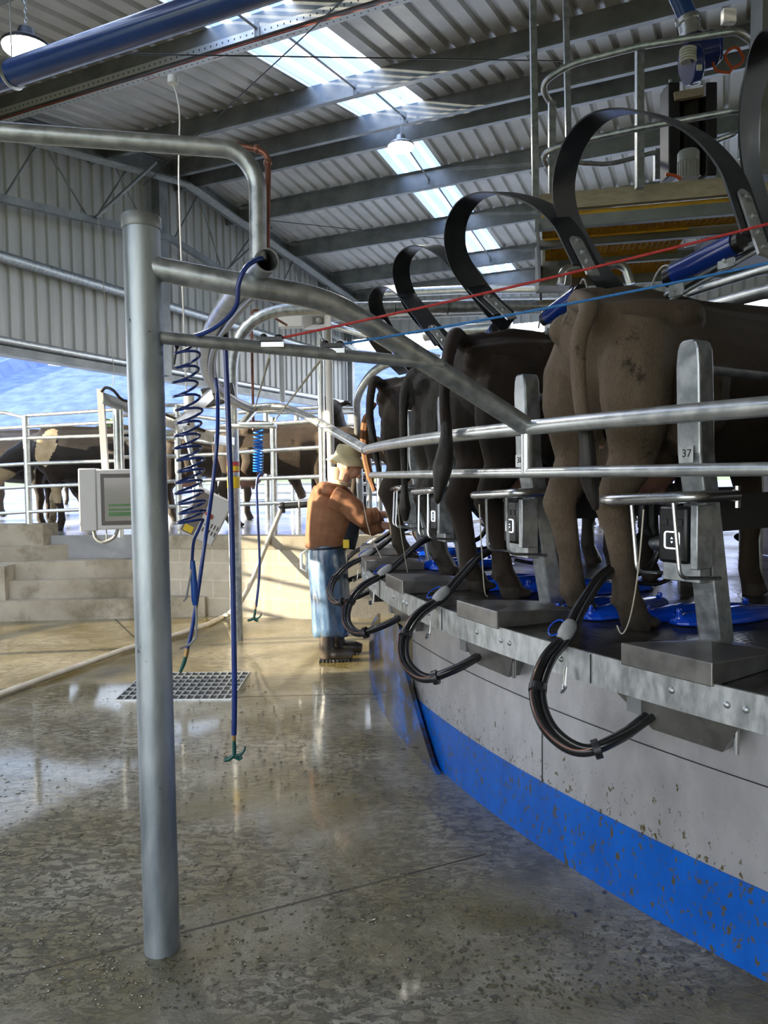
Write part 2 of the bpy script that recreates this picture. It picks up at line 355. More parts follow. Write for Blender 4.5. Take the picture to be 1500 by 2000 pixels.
# block wall with uv so the blocks run along it
def uvwall(name,P,z0,z1,m,th=.19,cap=None):
    b=B(); uvl=b.loops.layers.uv.new(); d=0
    for a,c in zip(P,P[1:]):
        a,c=V(a),V(c); L=(c-a).length; f=quad(b,(a.x,a.y,z0),(c.x,c.y,z0),(c.x,c.y,z1),(a.x,a.y,z1))
        for lp,q in zip(f.loops,((d,z0),(d+L,z0),(d+L,z1),(d,z1))): lp[uvl].uv=q
        d+=L
    nrm=[(V(c)-V(a)).normalized() for a,c in zip(P,P[1:])]
    for (a,c),t in zip(zip(P,P[1:]),nrm):
        n=V((-t.y,t.x,0))*th; a,c=V(a),V(c); f=quad(b,(a.x,a.y,z1),(c.x,c.y,z1),(c.x+n.x,c.y+n.y,z1),(a.x+n.x,a.y+n.y,z1))
        f=quad(b,(a.x+n.x,a.y+n.y,z0),(c.x+n.x,c.y+n.y,z0),(c.x+n.x,c.y+n.y,z1),(a.x+n.x,a.y+n.y,z1))
    return M(name,b,m,kind='structure',smooth=False)
WF=[(w0.x-.1,w0.y-.22,0),(w1.x,w1.y-.22,0),(.3,8.12,0),(2.4,12.4,0)]
uvwall('wall_block',WF,0,.76,BLOCK)
uvwall('wall_coping',[(p[0],p[1]-.012,0) for p in WF],.762,PH+.004,CONC,.22)
# steps up to the yard on the left
fx=-3.0
stp=[(0,[(-7,8.12),(-2.62,8.42)]),(.2,[(-7,8.12),(-2.62,8.42)]),(.38,[(-7,8.34),(-2.7,8.62)]),(.56,[(-7,8.62),(-3.0,8.8)])]
def step(z0,z1,a,c): box_struct('step_floor',[a,c,(c[0],9.6),(-7,9.6)],z0,z1,CONC)
step(0,.22,(-7,7.92),(-2.02,8.26)); step(.22,.42,(-7,8.10),(-2.58,8.40)); step(.42,.62,(-7,8.28),(-2.66,8.53))
box_struct('landing_floor',[(-9,8.42),(-4.4,8.50),(-3.40,8.86),(-3.40,10),(-9,10)],.62,.79,CONC)
box_struct('wall_stair_end',[(-7,7.98),(-4.22,8.20),(-4.22,8.7),(-7,8.7)],.2,.60,CONC)
box_struct('kerb_trim',[(-9,8.58),(-3.98,8.64),(-3.90,8.86),(-9,8.9)],.79,1.04,CONC)
# surroundings
b=B(); quad(b,(-1500,60,.5),(1500,60,.5),(1500,1500,.5),(-1500,1500,.5)); M('field_ground',b,GRASS,kind='structure',smooth=False)
b=B(); quad(b,(-1500,-200,-.12),(1500,-200,-.12),(1500,60,-.12),(-1500,60,-.12)); M('outer_ground',b,GRASS,kind='structure',smooth=False)
def hills():
    b=B(); n=150; m=26; g=[]
    for i in range(n+1):
        col=[]
        x=-1600+2600*i/n
        rn_=(22*noise.noise(V((x/160,2,0)))+8*noise.noise(V((x/45,5,0)))); top=318 + (40 if x<-900 else 0)+ .03*(x+700)
        for j in range(m+1):
            f=j/m; y=1150+850*f; z=(top)*(1-(1-f)**1.25)+rn_*f**4
            z+=1.2*noise.noise(V((x/30,f*4,1)))+1.2*noise.noise(V((x/14,f*9,7)))
            col.append(b.verts.new((x,y,z-2 if j else -30)))
        g.append(col)
    for i in range(n):
        for j in range(m): b.faces.new((g[i][j],g[i+1][j],g[i+1][j+1],g[i][j+1]))
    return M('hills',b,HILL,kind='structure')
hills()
# ------------------------------------------------------------ shed: roof, gable wall
RT,RH=10.31,6.95; SN,SF=.17,.107
def roofz(t): return RH-(RT-t)*SN if t<RT else RH-(t-RT)*SF
def ribbed(s0,s1,t0,t1,dz=0,pitch=.25,rib=.05,th=.0,ribi=0):
    b=B(); s=s0; pr=[]
    k0=math.floor(s0/pitch)
    k=k0
    pts=[]
    while k*pitch<s1+pitch:
        base=k*pitch
        for ds,h in ((0,0),(.155,0),(.180,rib),(.222,rib)):
            q=base+ds
            if s0<=q<=s1: pts.append((q,h))
        k+=1
    pts=[(s0,0)]+pts+[(s1,0)]
    z0,z1=roofz(t0+1e-4)+dz,roofz(t1-1e-4)+dz
    A=[b.verts.new(ST(q,t0,z0+h)) for q,h in pts]; C=[b.verts.new(ST(q,t1,z1+h)) for q,h in pts]
    for i in range(len(pts)-1):
        f=b.faces.new((A[i],A[i+1],C[i+1],C[i]))
        if ribi and (pts[i][1]>0 or pts[i+1][1]>0): f.material_index=1
    return b
TN,TF=-6.0,17.1
for (a,c,m,nm) in ((-8.95,-5.05,ROOFM,'ceiling_sheet'),(-5.05,-4.0,SKYL,'skylight_window'),(-4.0,16,ROOFM,'ceiling_sheet')):
    M(nm,ribbed(a,c,TN,RT,ribi=int(m is SKYL)),[m,SKYR] if m is SKYL else m,kind='structure',smooth=False)
for (a,c,m,nm) in ((-8.95,-5.22,ROOFM,'ceiling_sheet'),(-5.22,-4.42,SKYL,'skylight_window'),(-4.42,16,ROOFM,'ceiling_sheet')):
    M(nm,ribbed(a,c,RT,TF,ribi=int(m is SKYL)),[m,SKYR] if m is SKYL else m,kind='structure',smooth=False)
# cross wires/laps in the translucent sheets are bridging rods and purlins
def purlin(t,d=.30,fl=.075,side=1,s0=-8.9,s1=16,drop=.0):
    z=roofz(t)-drop; b=B()
    def pt(s,dt,dz): return ST(s,t+dt*side,z+dz)
    prof=[(0,0),(fl,0),(fl,-.004),(.004,-.004),(.004,-d+.004),(-fl,-d+.004),(-fl,-d+.03),(-fl-.004,-d+.03),(-fl-.004,-d),(0,-d)]
    A=[b.verts.new(pt(s0,*p)) for p in prof]; C=[b.verts.new(pt(s1,*p)) for p in prof]; n=len(prof)
    for k in range(n): b.faces.new((A[k],A[(k+1)%n],C[(k+1)%n],C[k]))
    b.faces.new(A[::-1]); b.faces.new(C); return M('ceiling_beam',b,GALVD,kind='structure',smooth=False)
for t in (-5.4,-3.3,-1.2,.9,2.8,4.7,6.62,8.72,10.2): purlin(t)
for t in (10.62,12.1,13.9,15.72,17.0): purlin(t,side=-1)
for t0,t1,s in ((2.9,4.65,-4.45),(4.8,6.5,-4.35),(6.75,8.6,-4.3),(8.85,10.1,-4.25),(10.7,12.0,-4.62),(12.2,13.8,-4.62),(14,15.6,-4.62)):
    b=B(); cyl(b,ST(s,t0,roofz(t0)-.12),ST(s,t1,roofz(t1)-.22),.014,8); box(b,ST(s,t1,roofz(t1)-.22),(.05,.02,.16)); M('ceiling_trim',b,GALVD,kind='structure')
# gable cladding
def gable():
    b=B(); pitch=.22; pts=[]; t=-6.0
    while t<17.2:
        for dt,h in ((0,0),(.13,0),(.148,-.03),(.202,-.03)):
            pts.append((t+dt,h))
        t+=pitch
    A=[b.verts.new(ST(-8.9+h,q,3.3)) for q,h in pts]; C=[b.verts.new(ST(-8.9+h,q,roofz(q)-.02)) for q,h in pts]
    for i in range(len(pts)-1): b.faces.new((A[i],A[i+1],C[i+1],C[i]))
    return M('wall_gable',b,CLAD,kind='structure',smooth=False)
gable()
def endwall():
    b=B(); pitch=.22; pts=[]; s=-8.9
    while s<16:
        for dt,h in ((0,0),(.13,0),(.148,.03),(.202,.03)): pts.append((s+dt,h))
        s+=pitch
    A=[b.verts.new(ST(q,17.15+h,5.05)) for q,h in pts]; C=[b.verts.new(ST(q,17.15+h,roofz(17.1))) for q,h in pts]
    for i in range(len(pts)-1): b.faces.new((A[i],A[i+1],C[i+1],C[i]))
    return M('wall_end',b,CLAD,kind='structure',smooth=False)
endwall()
# steelwork on the gable: rafter, lower chord, girts, bottom flashing
def ST3(s,pts): return [ST(s,t,z) for t,z in pts]
b=B(); RB=-.30
for (t0,t1) in ((-6,RT),(RT,17.1)):
    a,c=ST(-8.62,t0,roofz(t0+1e-3)+RB+.02),ST(-8.62,t1,roofz(t1-1e-3)+RB+.02)
    bar(b,a,c,.16,.03); bar(b,a+V((0,0,.11)),c+V((0,0,.11)),.02,.2); bar(b,a+V((0,0,.22)),c+V((0,0,.22)),.16,.03)
M('wall_rafter_beam',b,GALVD,kind='structure',smooth=False)
b=B()
a=[ST(-8.6,-6,3.3),ST(-8.6,6.9,5.22),ST(-8.6,10.1,5.62),ST(-8.6,11.6,5.42),ST(-8.6,17,4.75)]
for p,q in zip(a,a[1:]): bar(b,p,q,.09,.10)
M('wall_chord_beam',b,GALVD,kind='structure',smooth=False)
def chz(t):
    P=[(-6,3.3),(6.9,5.22),(10.1,5.62),(11.6,5.42),(17,4.75)]
    for (a,x),(c,y) in zip(P,P[1:]):
        if a<=t<=c: return x+(y-x)*(t-a)/(c-a)
b=B()
tt=6.2
for tl,tu in ((6.9,7.5),(8.35,7.6),(8.45,9.2),(9.6,8.9),(10.2,10.9),(11.55,10.95),(11.65,12.6),(13.2,12.7),(13.3,14.1),(14.7,14.2),(14.8,15.6),(16,15.7)):
    cyl(b,ST(-8.6,tl,chz(tl)),ST(-8.62,tu,roofz(tu)-.3),.016,8)
for tl,tu in ((8.4,9.25),(11.6,12.5)): cyl(b,ST(-8.52,tl,chz(tl)+.02),ST(-8.1,tu,roofz(tu)-.3),.026,8)
M('wall_brace_trim',b,GALVD,kind='structure')
b=B(); cyl(b,ST(-8.75,-6,4.5),ST(-8.75,17,4.53),.075,16); M('wall_girt_beam',b,GALV,kind='structure')
b=B(); cyl(b,ST(-8.78,-6,3.42),ST(-8.78,17,3.42),.055,16); M('wall_sill_beam',b,GALVB,kind='structure')
b=B(); bar(b,ST(-8.86,-6,3.29),ST(-8.86,17.2,3.29),.14,.13); bar(b,ST(-8.80,-6,3.23),ST(-8.80,17.2,3.23),.2,.02); M('wall_lintel_beam',b,GALVD,kind='structure',smooth=False)
b=B(); bar(b,ST(-8.7,10.0,3.3),ST(-8.7,10.0,6.6),.16,.2,up=wv); M('wall_column',b,GALVD,kind='structure',smooth=False)
b=B(); bar(b,ST(-8.75,17.05,0),ST(-8.75,17.05,5.9),.14,.14,up=wv); M('wall_column',b,GALVD,kind='structure',smooth=False)
# unseen solid wall panels added (near part of the gable side) that shade the milking pit
b=B(); bar(b,ST(-8.9,-6,1.65),ST(-8.9,GAPT,1.65),.1,3.3,up=V((0,0,1))); M('wall_sun_blocker_lower',b,CLAD,kind='structure',smooth=False)
b=B()
for z in (.35,.75,1.15,1.55,1.95): cyl(b,ST(-8.3,-6,z),ST(-8.3,5.2,z),.024,10)
for t in (-4,-1.6,.8,3.0,5.2): cyl(b,ST(-8.3,t,0),ST(-8.3,t,2.0),.045,12)
M('wall_side_rail',b,GALVB,kind='structure')
b=B(); bar(b,ST(1,17.1,5.0),ST(16,17.1,5.0),.15,.15); M('wall_end_beam',b,GALVD,kind='structure',smooth=False)
b=B(); bar(b,ST(13.5,-6,2.6),ST(13.5,17.1,2.6),.1,5.4); M('wall_right',b,CLAD,kind='structure',smooth=False)
b=B(); bar(b,ST(-8.9,4.3,1.1),ST(-8.9,6.7,1.1),.12,2.2,up=V((0,0,1))); M('wall_sun_blocker_half',b,CONC,kind='structure',smooth=False)  # unseen half-height panel, added to keep sun off the steps
b=B(); bar(b,ST(2.5,-6.1,2.0),ST(13.5,-6.1,2.0),.1,4.0); M('wall_rear',b,CLAD,kind='structure',smooth=False)
# ============================================================ ROTARY PLATFORM
rp=T('rotary_platform','large round black rubber decked milking platform with galvanised rim','rotary platform',(CX,CY,0))
def ring(r0,r1,z0,z1,n=240,a0=0,a1=360):
    b=B(); full=(a1-a0)>=359.9; g=[]
    for k in range(n if full else n+1):
        th=a0+(a1-a0)*k/n; g.append([b.verts.new(pol(r,th,z)) for r,z in ((r0,z0),(r1,z0),(r1,z1),(r0,z1))])
    m=len(g)
    for k in range(m if full else m-1):
        p,q=g[k],g[(k+1)%m]
        for j in range(4): b.faces.new((p[j],p[(j+1)%4],q[(j+1)%4],q[j]))
    if not full: b.faces.new(g[0]); b.faces.new(g[-1][::-1])
    return b
M('deck',ring(3.2,RR-.012,PH-.03,PH,300),DECK,rp,label='black non-slip rubber deck')
def fascia():
    b=ring(RR-.012,RR,PH-.105,PH+.008,320)
    return b
fa=M('rim_fascia',fascia(),GALVP,rp,label='galvanised edge plate')
for k in range(40):
    th0=32.4+9*k
    for d in (-6.4,-3.2,1.0,3.1):
        p=pol(RR,th0+d,PH-.045); n=(p-V((CX,CY,p.z))).normalized(); 
        if -15<((th0+d+180)%360-180)<40: b=B(); lathe(b,[(0.0,.008),(.006,.007),(.011,.003),(.012,0)][::-1],p,10,n); M('fascia_bolt',b,GALV,fa)
b=B()
for k in range(40):
    th0=32.4+9*k-1.9; 
    if -20<((th0+180)%360-180)<60:
        p=pol(RR+.0012,th0,PH-.048); n=(p-V((CX,CY,p.z))).normalized(); tn=V((n.y,-n.x,0)); box(b,p,(.003,.004,.105),Matrix((tn,n,V((0,0,1)))).transposed())
M('fascia_seam',b,DARKM,fa)
b=ring(RR-.6,RR-.5,PH-.25,PH-.03,160)
for k in range(40):
    th=5+9*k; bar(b,pol(3.3,th,PH-.1),pol(RR-.02,th,PH-.1),.06,.13)
M('under_frame',b,GALVD,rp)
M('inner_ring',ring(3.2,3.3,.3,PH,120),GALVD,rp)
# fixed skirt under the platform
sk=T('platform_skirt','speckled grey and blue curved skirt under the platform rim','skirt',(CX,CY,0))
SKT=15.6
M('steel_panel',ring(6.565,6.575,.275,.80,150,SKT,100),SKIRTS,sk,label='mud-flecked grey steel panel')
M('blue_band',ring(6.560,6.580,0,.28,150,SKT-.6,100),SKIRTB,sk,label='mud-flecked blue lower band')
b=ring(6.576,6.5775,.60,.604,100,SKT,100)
for th in (27.2,37,47): box(b,pol(6.5765,th,.44),(.003,.003,.33))
M('panel_seam',b,DARKM,sk)
b=B(); g=[]
for k in range(61):
    th=-8+27.8*k/60
    h=.26 if th<3 else (.26+.44*((th-3)/11.5)**.8 if th<14.5 else (.70-.28*(th-14.5)/1.1 if th<15.6 else max(.004,.42*(1-(th-15.6)/4) if th<19.6 else .004)))
    g.append([b.verts.new(pol(r,th,z)) for r,z in ((6.60,0),(6.625,0),(6.625,h),(6.60,h))])
for p,q in zip(g,g[1:]):
    for j in range(4): b.faces.new((p[j],p[(j+1)%4],q[(j+1)%4],q[j]))
b.faces.new(g[0]); b.faces.new(g[-1][::-1])
M('mud_kerb',b,SKIRTD,sk,label='mud-smeared blue end section')
# fixed rump rails (arc pipes) -------------------------------------------------
gf=T('gate_frame','thick galvanised steel post with curved pipe rails beside the platform','gate frame',(-.746,2.374,0))
P0=ah(317,1852,0); PTOP=ay(281,452,P0.y)
b=B(); cyl(b,(P0.x,P0.y,0),(P0.x-.004,P0.y,2.345),.057,40); M('post',b,POSTM,gf)
b=B(); lathe(b,[(.059,0),(.061,.004),(.061,.036),(.057,.042),(0,.044)],(P0.x-.004,P0.y,2.335),40); M('post_cap',b,GALVD,gf)
ux=P0.x; JT=pol(6.66,27.3,1.74)
top=[(ux+.03,2.38,2.215),ay(480,558,2.42),ay(640,583,2.52),ay(760,660,2.66),JT]
b=B(); tube(b,rnd(top,[.1,.16,.22],8),.038,20); M('top_pipe',b,GALV,gf)
br0=V((ux+.03,2.38,2.0)); br1=ay(862,712,2.74)
b=B(); cyl(b,br0,br1,.021,16); M('brace_pipe',b,GALV,gf)
b=B(); tube(b,arc(6.66,7.0,58,1.735,50),.030,16); M('upper_rail',b,GALVR,gf)
b=B(); tube(b,arc(6.66,9.5,58,1.557,50),.0205,16); M('lower_rail',b,GALVB,gf)
b=B(); cyl(b,pol(6.66,27.3,1.735),pol(6.66,27.3,1.557),.024,14); M('rail_spacer',b,GALVB,gf)
b=B(); cyl(b,pol(6.66,45,1.735),pol(6.66,45,1.557),.024,14); M('rail_spacer',b,GALVB,gf)
# far gate frame
ff=T('gate_frame','far galvanised gate post with warning stickers and curved overhead pipe','gate frame',(-1.43,7.04,0))
Q0=ah(463,1250,0)
b=B(); tube(b,rnd([(Q0.x,Q0.y,0),(Q0.x,Q0.y,3.12),(Q0.x+2.2,Q0.y+.15,3.16)],.62,10)+[V((Q0.x+3.6,Q0.y+.5,3.24))],.058,20)
M('post',b,GALV,ff)
E_=ay(490,797,7.0)
top=[E_,ay(545,792,6.9),ay(600,812,6.5),pol(6.66,7.0,1.735)]
b=B(); tube(b,rnd(top,[.2,.25],6),.036,14); M('top_pipe',b,GALVB,ff)
b=B(); cyl(b,ay(430,832,6.6),ay(540,832,6.55),.022,12); box(b,ay(500,827,6.55),(.3,.05,.02)); M('brace_pipe',b,GALVB,ff)
b=B(); cyl(b,ay(497,800,7.0),ay(470,832,6.7),.035,12); M('stub_pipe',b,GALVB,ff)
for (y,h,m,nm) in ((912,.10,REDST,'red_sticker'),(915,.045,YELL,'yellow_sticker'),(942,.11,YELL,'yellow_sticker')):
    p=ay(461,y,Q0.y); b=B(); cyl(b,(Q0.x,Q0.y,p.z-h/2),(Q0.x,Q0.y,p.z+h/2),.0592 if m==REDST else .0598,20); M(nm,b,m,ff)
b=B(); 
for sx in (-.35,.35,.8,1.3,1.8):
    lathe(b,[(.060,-.004),(.062,0),(.060,.004)],(Q0.x+.75+sx,Q0.y+.1,3.14),20,V((1,.07,.02)))
M('cable_tie',b,BLACKP,ff)
# ring pipe joining the frames
RG=[ay(522,508,2.33),ay(440,600,2.95),ay(402,680,3.86),ay(410,740,5.05),ay(445,776,6.17),E_]
rg=T('ring_pipe','bent overhead galvanised pipe carrying hoses between the gate frames','ring pipe',RG[0])
path=cr(RG,10); b=B(); pipe_open(b,path,.038,.005,20); M('pipe',b,GALV,rg)
b=B()
for (dx,dz,rr_) in ((.045,-.035,.009),(.055,-.012,.007),(.025,-.05,.010)): tube(b,[p+V((dx,0,dz)) for p in path[5:]],rr_,8)
M('clipped_hoses',b,GREYP,rg,label='grey tubes tied under the pipe')
# pipe dropping from overhead
dp=T('overhead_pipe','bent galvanised pipe coming in from the left and dropping to the ring pipe','overhead pipe',ay(503,505,2.36))
b=B(); tube(b,rnd([ay(-160,238,2.2),ay(0,257,2.2),ay(463,292,2.34),ay(503,345,2.36),ay(504,508,2.36)],[.05,.18,.12],10),.027,18); M('pipe',b,GALV,dp)
cp=T('copper_pipe','thin brown copper water pipe dropping beside the bent galvanised pipe','copper pipe',ay(521,495,2.42))
b=B(); tube(b,rnd([ay(455,283,2.42),ay(505,292,2.42),ay(524,305,2.42),ay(521,498,2.42)],[.03,.03],5),.0095,12); M('pipe',b,COPPER,cp)
b=B(); 
for p in (ay(502,291,2.42),ay(523,318,2.42)): ell(b,p,(.014,.012,.014),None,12)
M('elbow',b,COPPER,cp)
# ropes and their cam cleats on the brace pipe
def cleat(nm,lab,px,py):
    p=ay(px,py,2.5+.0008*(px-540)); c=T(nm,lab,'pulley block',p,0,None)
    b=B(); box(b,p+V((0,0,-.012)),(.075,.03,.016)); M('bracket',b,GALVB,c)
    b=B(); box(b,p+V((-.005,-.003,.006)),(.075,.028,.014)); ell(b,p+V((-.03,-.004,.016)),(.012,.012,.01)); ell(b,p+V((.02,-.004,.014)),(.014,.012,.009)); M('pulley',b,BLACKP,c); return p
c1=cleat('rope_pulley','black rope pulley on the brace pipe where the red rope starts',533,667); c2=cleat('rope_pulley','black rope pulley on the brace pipe where the blue rope starts',652,679)
def sag(a,c,s,n=24):
    a,c=V(a),V(c); return [a.lerp(c,k/n)-V((0,0,s*4*(k/n)*(1-k/n))) for k in range(n+1)]
b=B(); tube(b,sag(c1+V((.03,0,.012)),ay(1540,427,2.15),.01),.0042,8); M('rope',b,REDM,None,'red rope stretched above the cows from the brace pipe','rope')
b=B(); tube(b,sag(c2+V((.03,0,.012)),ay(1540,505,2.15),.01),.0042,8); M('rope',b,BROPE,None,'light blue rope stretched over the cows from the brace pipe','rope')
# ============================================================ BAILS (local frame: x along the rim, y inward, z up)
def bail_post():
    t=T('bail_post','','bail post')
    b=B(); w=.098; d=.085
    prof=[(.52,0.0,w),(.41,.60,w),(.385,.72,w),(.375,1.03,w),(.375,1.09,w*.9),(.375,1.115,w*.72),(.375,1.125,w*.4)]
    rings=[]
    for y,z,ww in prof: rings.append([b.verts.new((x,yy,z)) for x,yy in ((-ww/2,y-d/2),(ww/2,y-d/2),(ww/2,y+d/2),(-ww/2,y+d/2))])
    for p,q in zip(rings,rings[1:]):
        for k in range(4): b.faces.new((p[k],p[(k+1)%4],q[(k+1)%4],q[k]))
    b.faces.new(rings[0][::-1]); b.faces.new(rings[-1]); M('column',b,GALV,t,local=True,bevel=.008,smooth=False)
    b=B(); box(b,(0,.505,.006),(.17,.16,.012)); M('base_plate',b,GALV,t,local=True,bevel=.003)
    b=B(); tube(b,rnd([(.02,.40,1.02),(.02,1.9,1.02),(.02,1.9,.0)],.25,8),.016,12); M('divider_pipe',b,GALV,t,local=True)
    b=B(); bar(b,(.02,.46,.50),(.02,1.9,.50),.012,.14); M('divider_plate',b,DARKM,t,local=True,label='dark lower divider plate')
    # kick rail: stainless U loop
    b=B(); tube(b,rnd([(.085,.50,.565),(.085,.27,.565),(-.30,.25,.545),(-.375,.32,.545),(-.30,.40,.545),(-.05,.41,.56)],[.07,.05,.07,.06],6),.0225,14)
    cyl(b,(.09,.50,.52),(.09,.50,.60),.012,8); k=M('kick_rail',b,STAIN,t,local=True)
    b=B()
    for x0 in (-.155,.03): tube(b,rnd([(x0-.03,.26,.55),(x0+.015,.24,.28),(x0+.035,.44,.265)],.035,5),.0075,8)
    M('guard_rod',b,STAIN,k,local=True)
    # keypad
    b=B(); box(b,(-.035,.325,.425),(.125,.05,.21)); kp=M('control_keypad',b,BLACKP,t,local=True,bevel=.014)
    b=B(); box(b,(.055,.345,.42),(.03,.09,.23)); box(b,(-.03,.375,.33),(.16,.06,.16)); M('keypad_bracket',b,GALV,kp,local=True,bevel=.004)
    b=B(); yf=.2985
    R=.030; P=rnd([(-.035,yf,.405-R),(-.035+R,yf,.405-R),(-.035+R,yf,.405+R),(-.035-R,yf,.405+R),(-.035-R,yf,.405-R),(-.035,yf,.405-R)],.010,4); tube(b,P,.0026,6); M('lit_ring',b,LED,kp,local=True)
    b=B(); 
    for sgn in (1,-1):
        v=[b.verts.new((-.035+dx,yf,.405+sgn*(.004+dz))) for dx,dz in ((-.006,0),(.006,0),(0,.008))]; b.faces.new(v)
    tube(b,[(-.035+.008*math.cos(a),yf,.470+.008*math.sin(a)) for a in [k*.6 for k in range(9)]],.0014,5)
    M('arrow_icon',b,LCD,kp,local=True)
    b=B()
    for dx in (-.032,0,.032): box(b,(-.035+dx,.299,.470),(.024,.005,.024))
    M('button',b,DARKM,kp,local=True,bevel=.002)
    b=B(); box(b,(-.004,.334,.715),(.060,.003,.060)); M('number_plate',b,GALVP,t,local=True,bevel=.001)
    return t
def set_frame(o,th): o.matrix_basis=bayM(th)
TH0=31.75; PITCH=8.75
def TB(k): return TH0-PITCH*(k-37)
proto=bail_post()
hints={37:'galvanised bail post marked 37 nearest the camera',38:'galvanised bail post marked 38 behind the diagonal pipe',39:'galvanised bail post partly hidden by the hanging black tail',40:'galvanised bail post among the wet black cow legs, fourth from the camera',41:'galvanised bail post behind the worker’s forearms, fifth from the camera',42:'farthest galvanised bail post beyond the worker’s hands'}
for k in range(37,43):
    o=proto if k==37 else copy_tree(proto)
    set_frame(o,TB(k)); o['label']=hints[k].replace('’',"'"); o['group']='bail posts around the platform rim'
    pl=[c for c in o.children if c.name.startswith('number_plate')][0]
    mx=Matrix.Translation((.0,.3318,.718))@Matrix.Rotation(PI/2,4,'X')
    tx=text('number',str(k),.040,DARKM,mx,pl)
# junction boxes on the rim
def jbox():
    t=T('junction_box','','junction box')
    b=B(); lo=[(-.17,-.01),(.17,-.01),(.155,.40),(-.06,.42)]; 
    A=[b.verts.new((x,y,.0)) for x,y in lo]; z=[.075,.075,.05,.05]; Cc=[b.verts.new((x,y,zz)) for (x,y),zz in zip(lo,z)]
    r1=b.verts.new((.03,.20,.088))
    for k in range(4): b.faces.new((A[k],A[(k+1)%4],Cc[(k+1)%4],Cc[k]))
    for k in range(4): b.faces.new((Cc[k],Cc[(k+1)%4],r1))
    b.faces.new(A[::-1]); M('cover',b,BOXST,t,local=True,smooth=False,bevel=.004)
    b=B(); prism(b,[(-.22,.02),(.24,.02),(.19,.30),(-.1,.30)],-.21,-.106); 
    for v in b.verts:
        if v.co.z<-.2: v.co.x=v.co.x*.55+.04; v.co.y=v.co.y*.7+.03
    M('under_tray',b,BOXST,t,local=True,smooth=False)
    b=B(); cyl(b,(.22,.04,-.11),(.22,.04,-.20),.008,8); M('drain_pin',b,STAIN,t,local=True)
    b=B(); tube(b,rnd([(-.42,-.01,-.06),(-.42,-.02,-.14),(-.40,-.05,-.15),(-.38,-.05,-.12)],.02,4),.009,8,flat=.4); M('hose_hook',b,STAIN,t,local=True)
    return t
jp=jbox(); jl={37:'stainless junction box on the rim below post 37',38:'stainless junction box on the rim below post 38',39:'stainless junction box on the rim, third from the camera',40:'stainless junction box on the rim behind the crossed hose loops',41:'farthest stainless junction box, beside the worker'}
for k in range(37,42):
    o=jp if k==37 else copy_tree(jp); set_frame(o,TB(k)+1.45); o['label']=jl[k]; o['group']='junction boxes on the platform rim'
# hoses: measured for bay 37 in the picture, stored in the local frame of its post
I37=bayM(TB(37)).inverted()
def loc37(p): return I37@p
HP=[(1262,1388,2.50),(1210,1440,2.42),(1130,1466,2.42),(1068,1425,2.48),(1044,1355,2.58),(1062,1290,2.68),(1100,1243,2.80),(1128,1190,2.92),(1170,1130,3.02),(1215,1095,3.15),(1235,1050,3.25)]
def hose_set():
    t=T('milk_hose','','milk hose')
    P=[loc37(ay(*p)) for p in HP]; P=[P[0]+V((.16,.95,.08)),P[0]+V((.05,.20,.05))]+P[1:]; Pc=cr(P,7)
    b=B(); tube(b,Pc,.0205,12); m=M('main_tube',b,HOSEM,t,local=True)
    off=[]
    for i,p in enumerate(Pc):
        k=i/len(Pc); off.append(p+V((.027,.014,.008+.010*math.sin(k*9))))
    b=B(); tube(b,off,.0125,10); M('pulse_tube',b,HOSEM,t,local=True)
    off=[p+V((.006,-.021,.008)) for p in Pc[10:55]]
    b=B(); tube(b,off,.0022,6); M('brown_line',b,COPPER,t,local=True,label='thin brown stripe tube')
    for i in (18,36): 
        b=B(); d=(Pc[i+1]-Pc[i-1]).normalized(); tube(b,[Pc[i]-d*.012+V((.010,.005,.003)),Pc[i]+d*.012+V((.010,.005,.003))],.033,12)
        M('clamp',b,RUBBER,t,local=True)
    i=50; d=(Pc[i+1]-Pc[i-1]).normalized(); c=Pc[i]+V((.012,-.004,.008)); x,y,_=axes(d)
    b=B(); tube(b,[c-d*.055,c-d*.045,c-d*.02,c+d*.02,c+d*.045,c+d*.055],[.018,.027,.031,.031,.027,.018],12); M('clip',b,GREYP,t,local=True,label='pale grey oval hose clip')
    b=B(); tube(b,[c+d*(.050*math.cos(a)+.006)+x*(.026*math.sin(a)+.030)+V((0,-.02,.010)) for a in [2*PI*k/16 for k in range(16)]],.0032,8,closed=True); M('clip_loop',b,BLUEP,t,local=True)
    return t
hp=hose_set(); hl={36:'black milk hose cut off by the right picture edge',37:'large black milk hose loop hanging in front of the grey skirt',38:'double black milk hose loop hanging over the blue skirt corner',39:'black milk hose loop hanging third from the camera',40:'black milk hose loop beside the worker, fourth from the camera',41:"bundle of black hose against the worker's apron"}
for k in (37,36,38,39,40,41):
    o=hp if k==37 else copy_tree(hp); set_frame(o,TB(k)+{36:0,37:0,38:.3,39:.4,40:.2,41:0}[k]); o['label']=hl[k]; o['group']='milk hoses hanging off the platform rim'
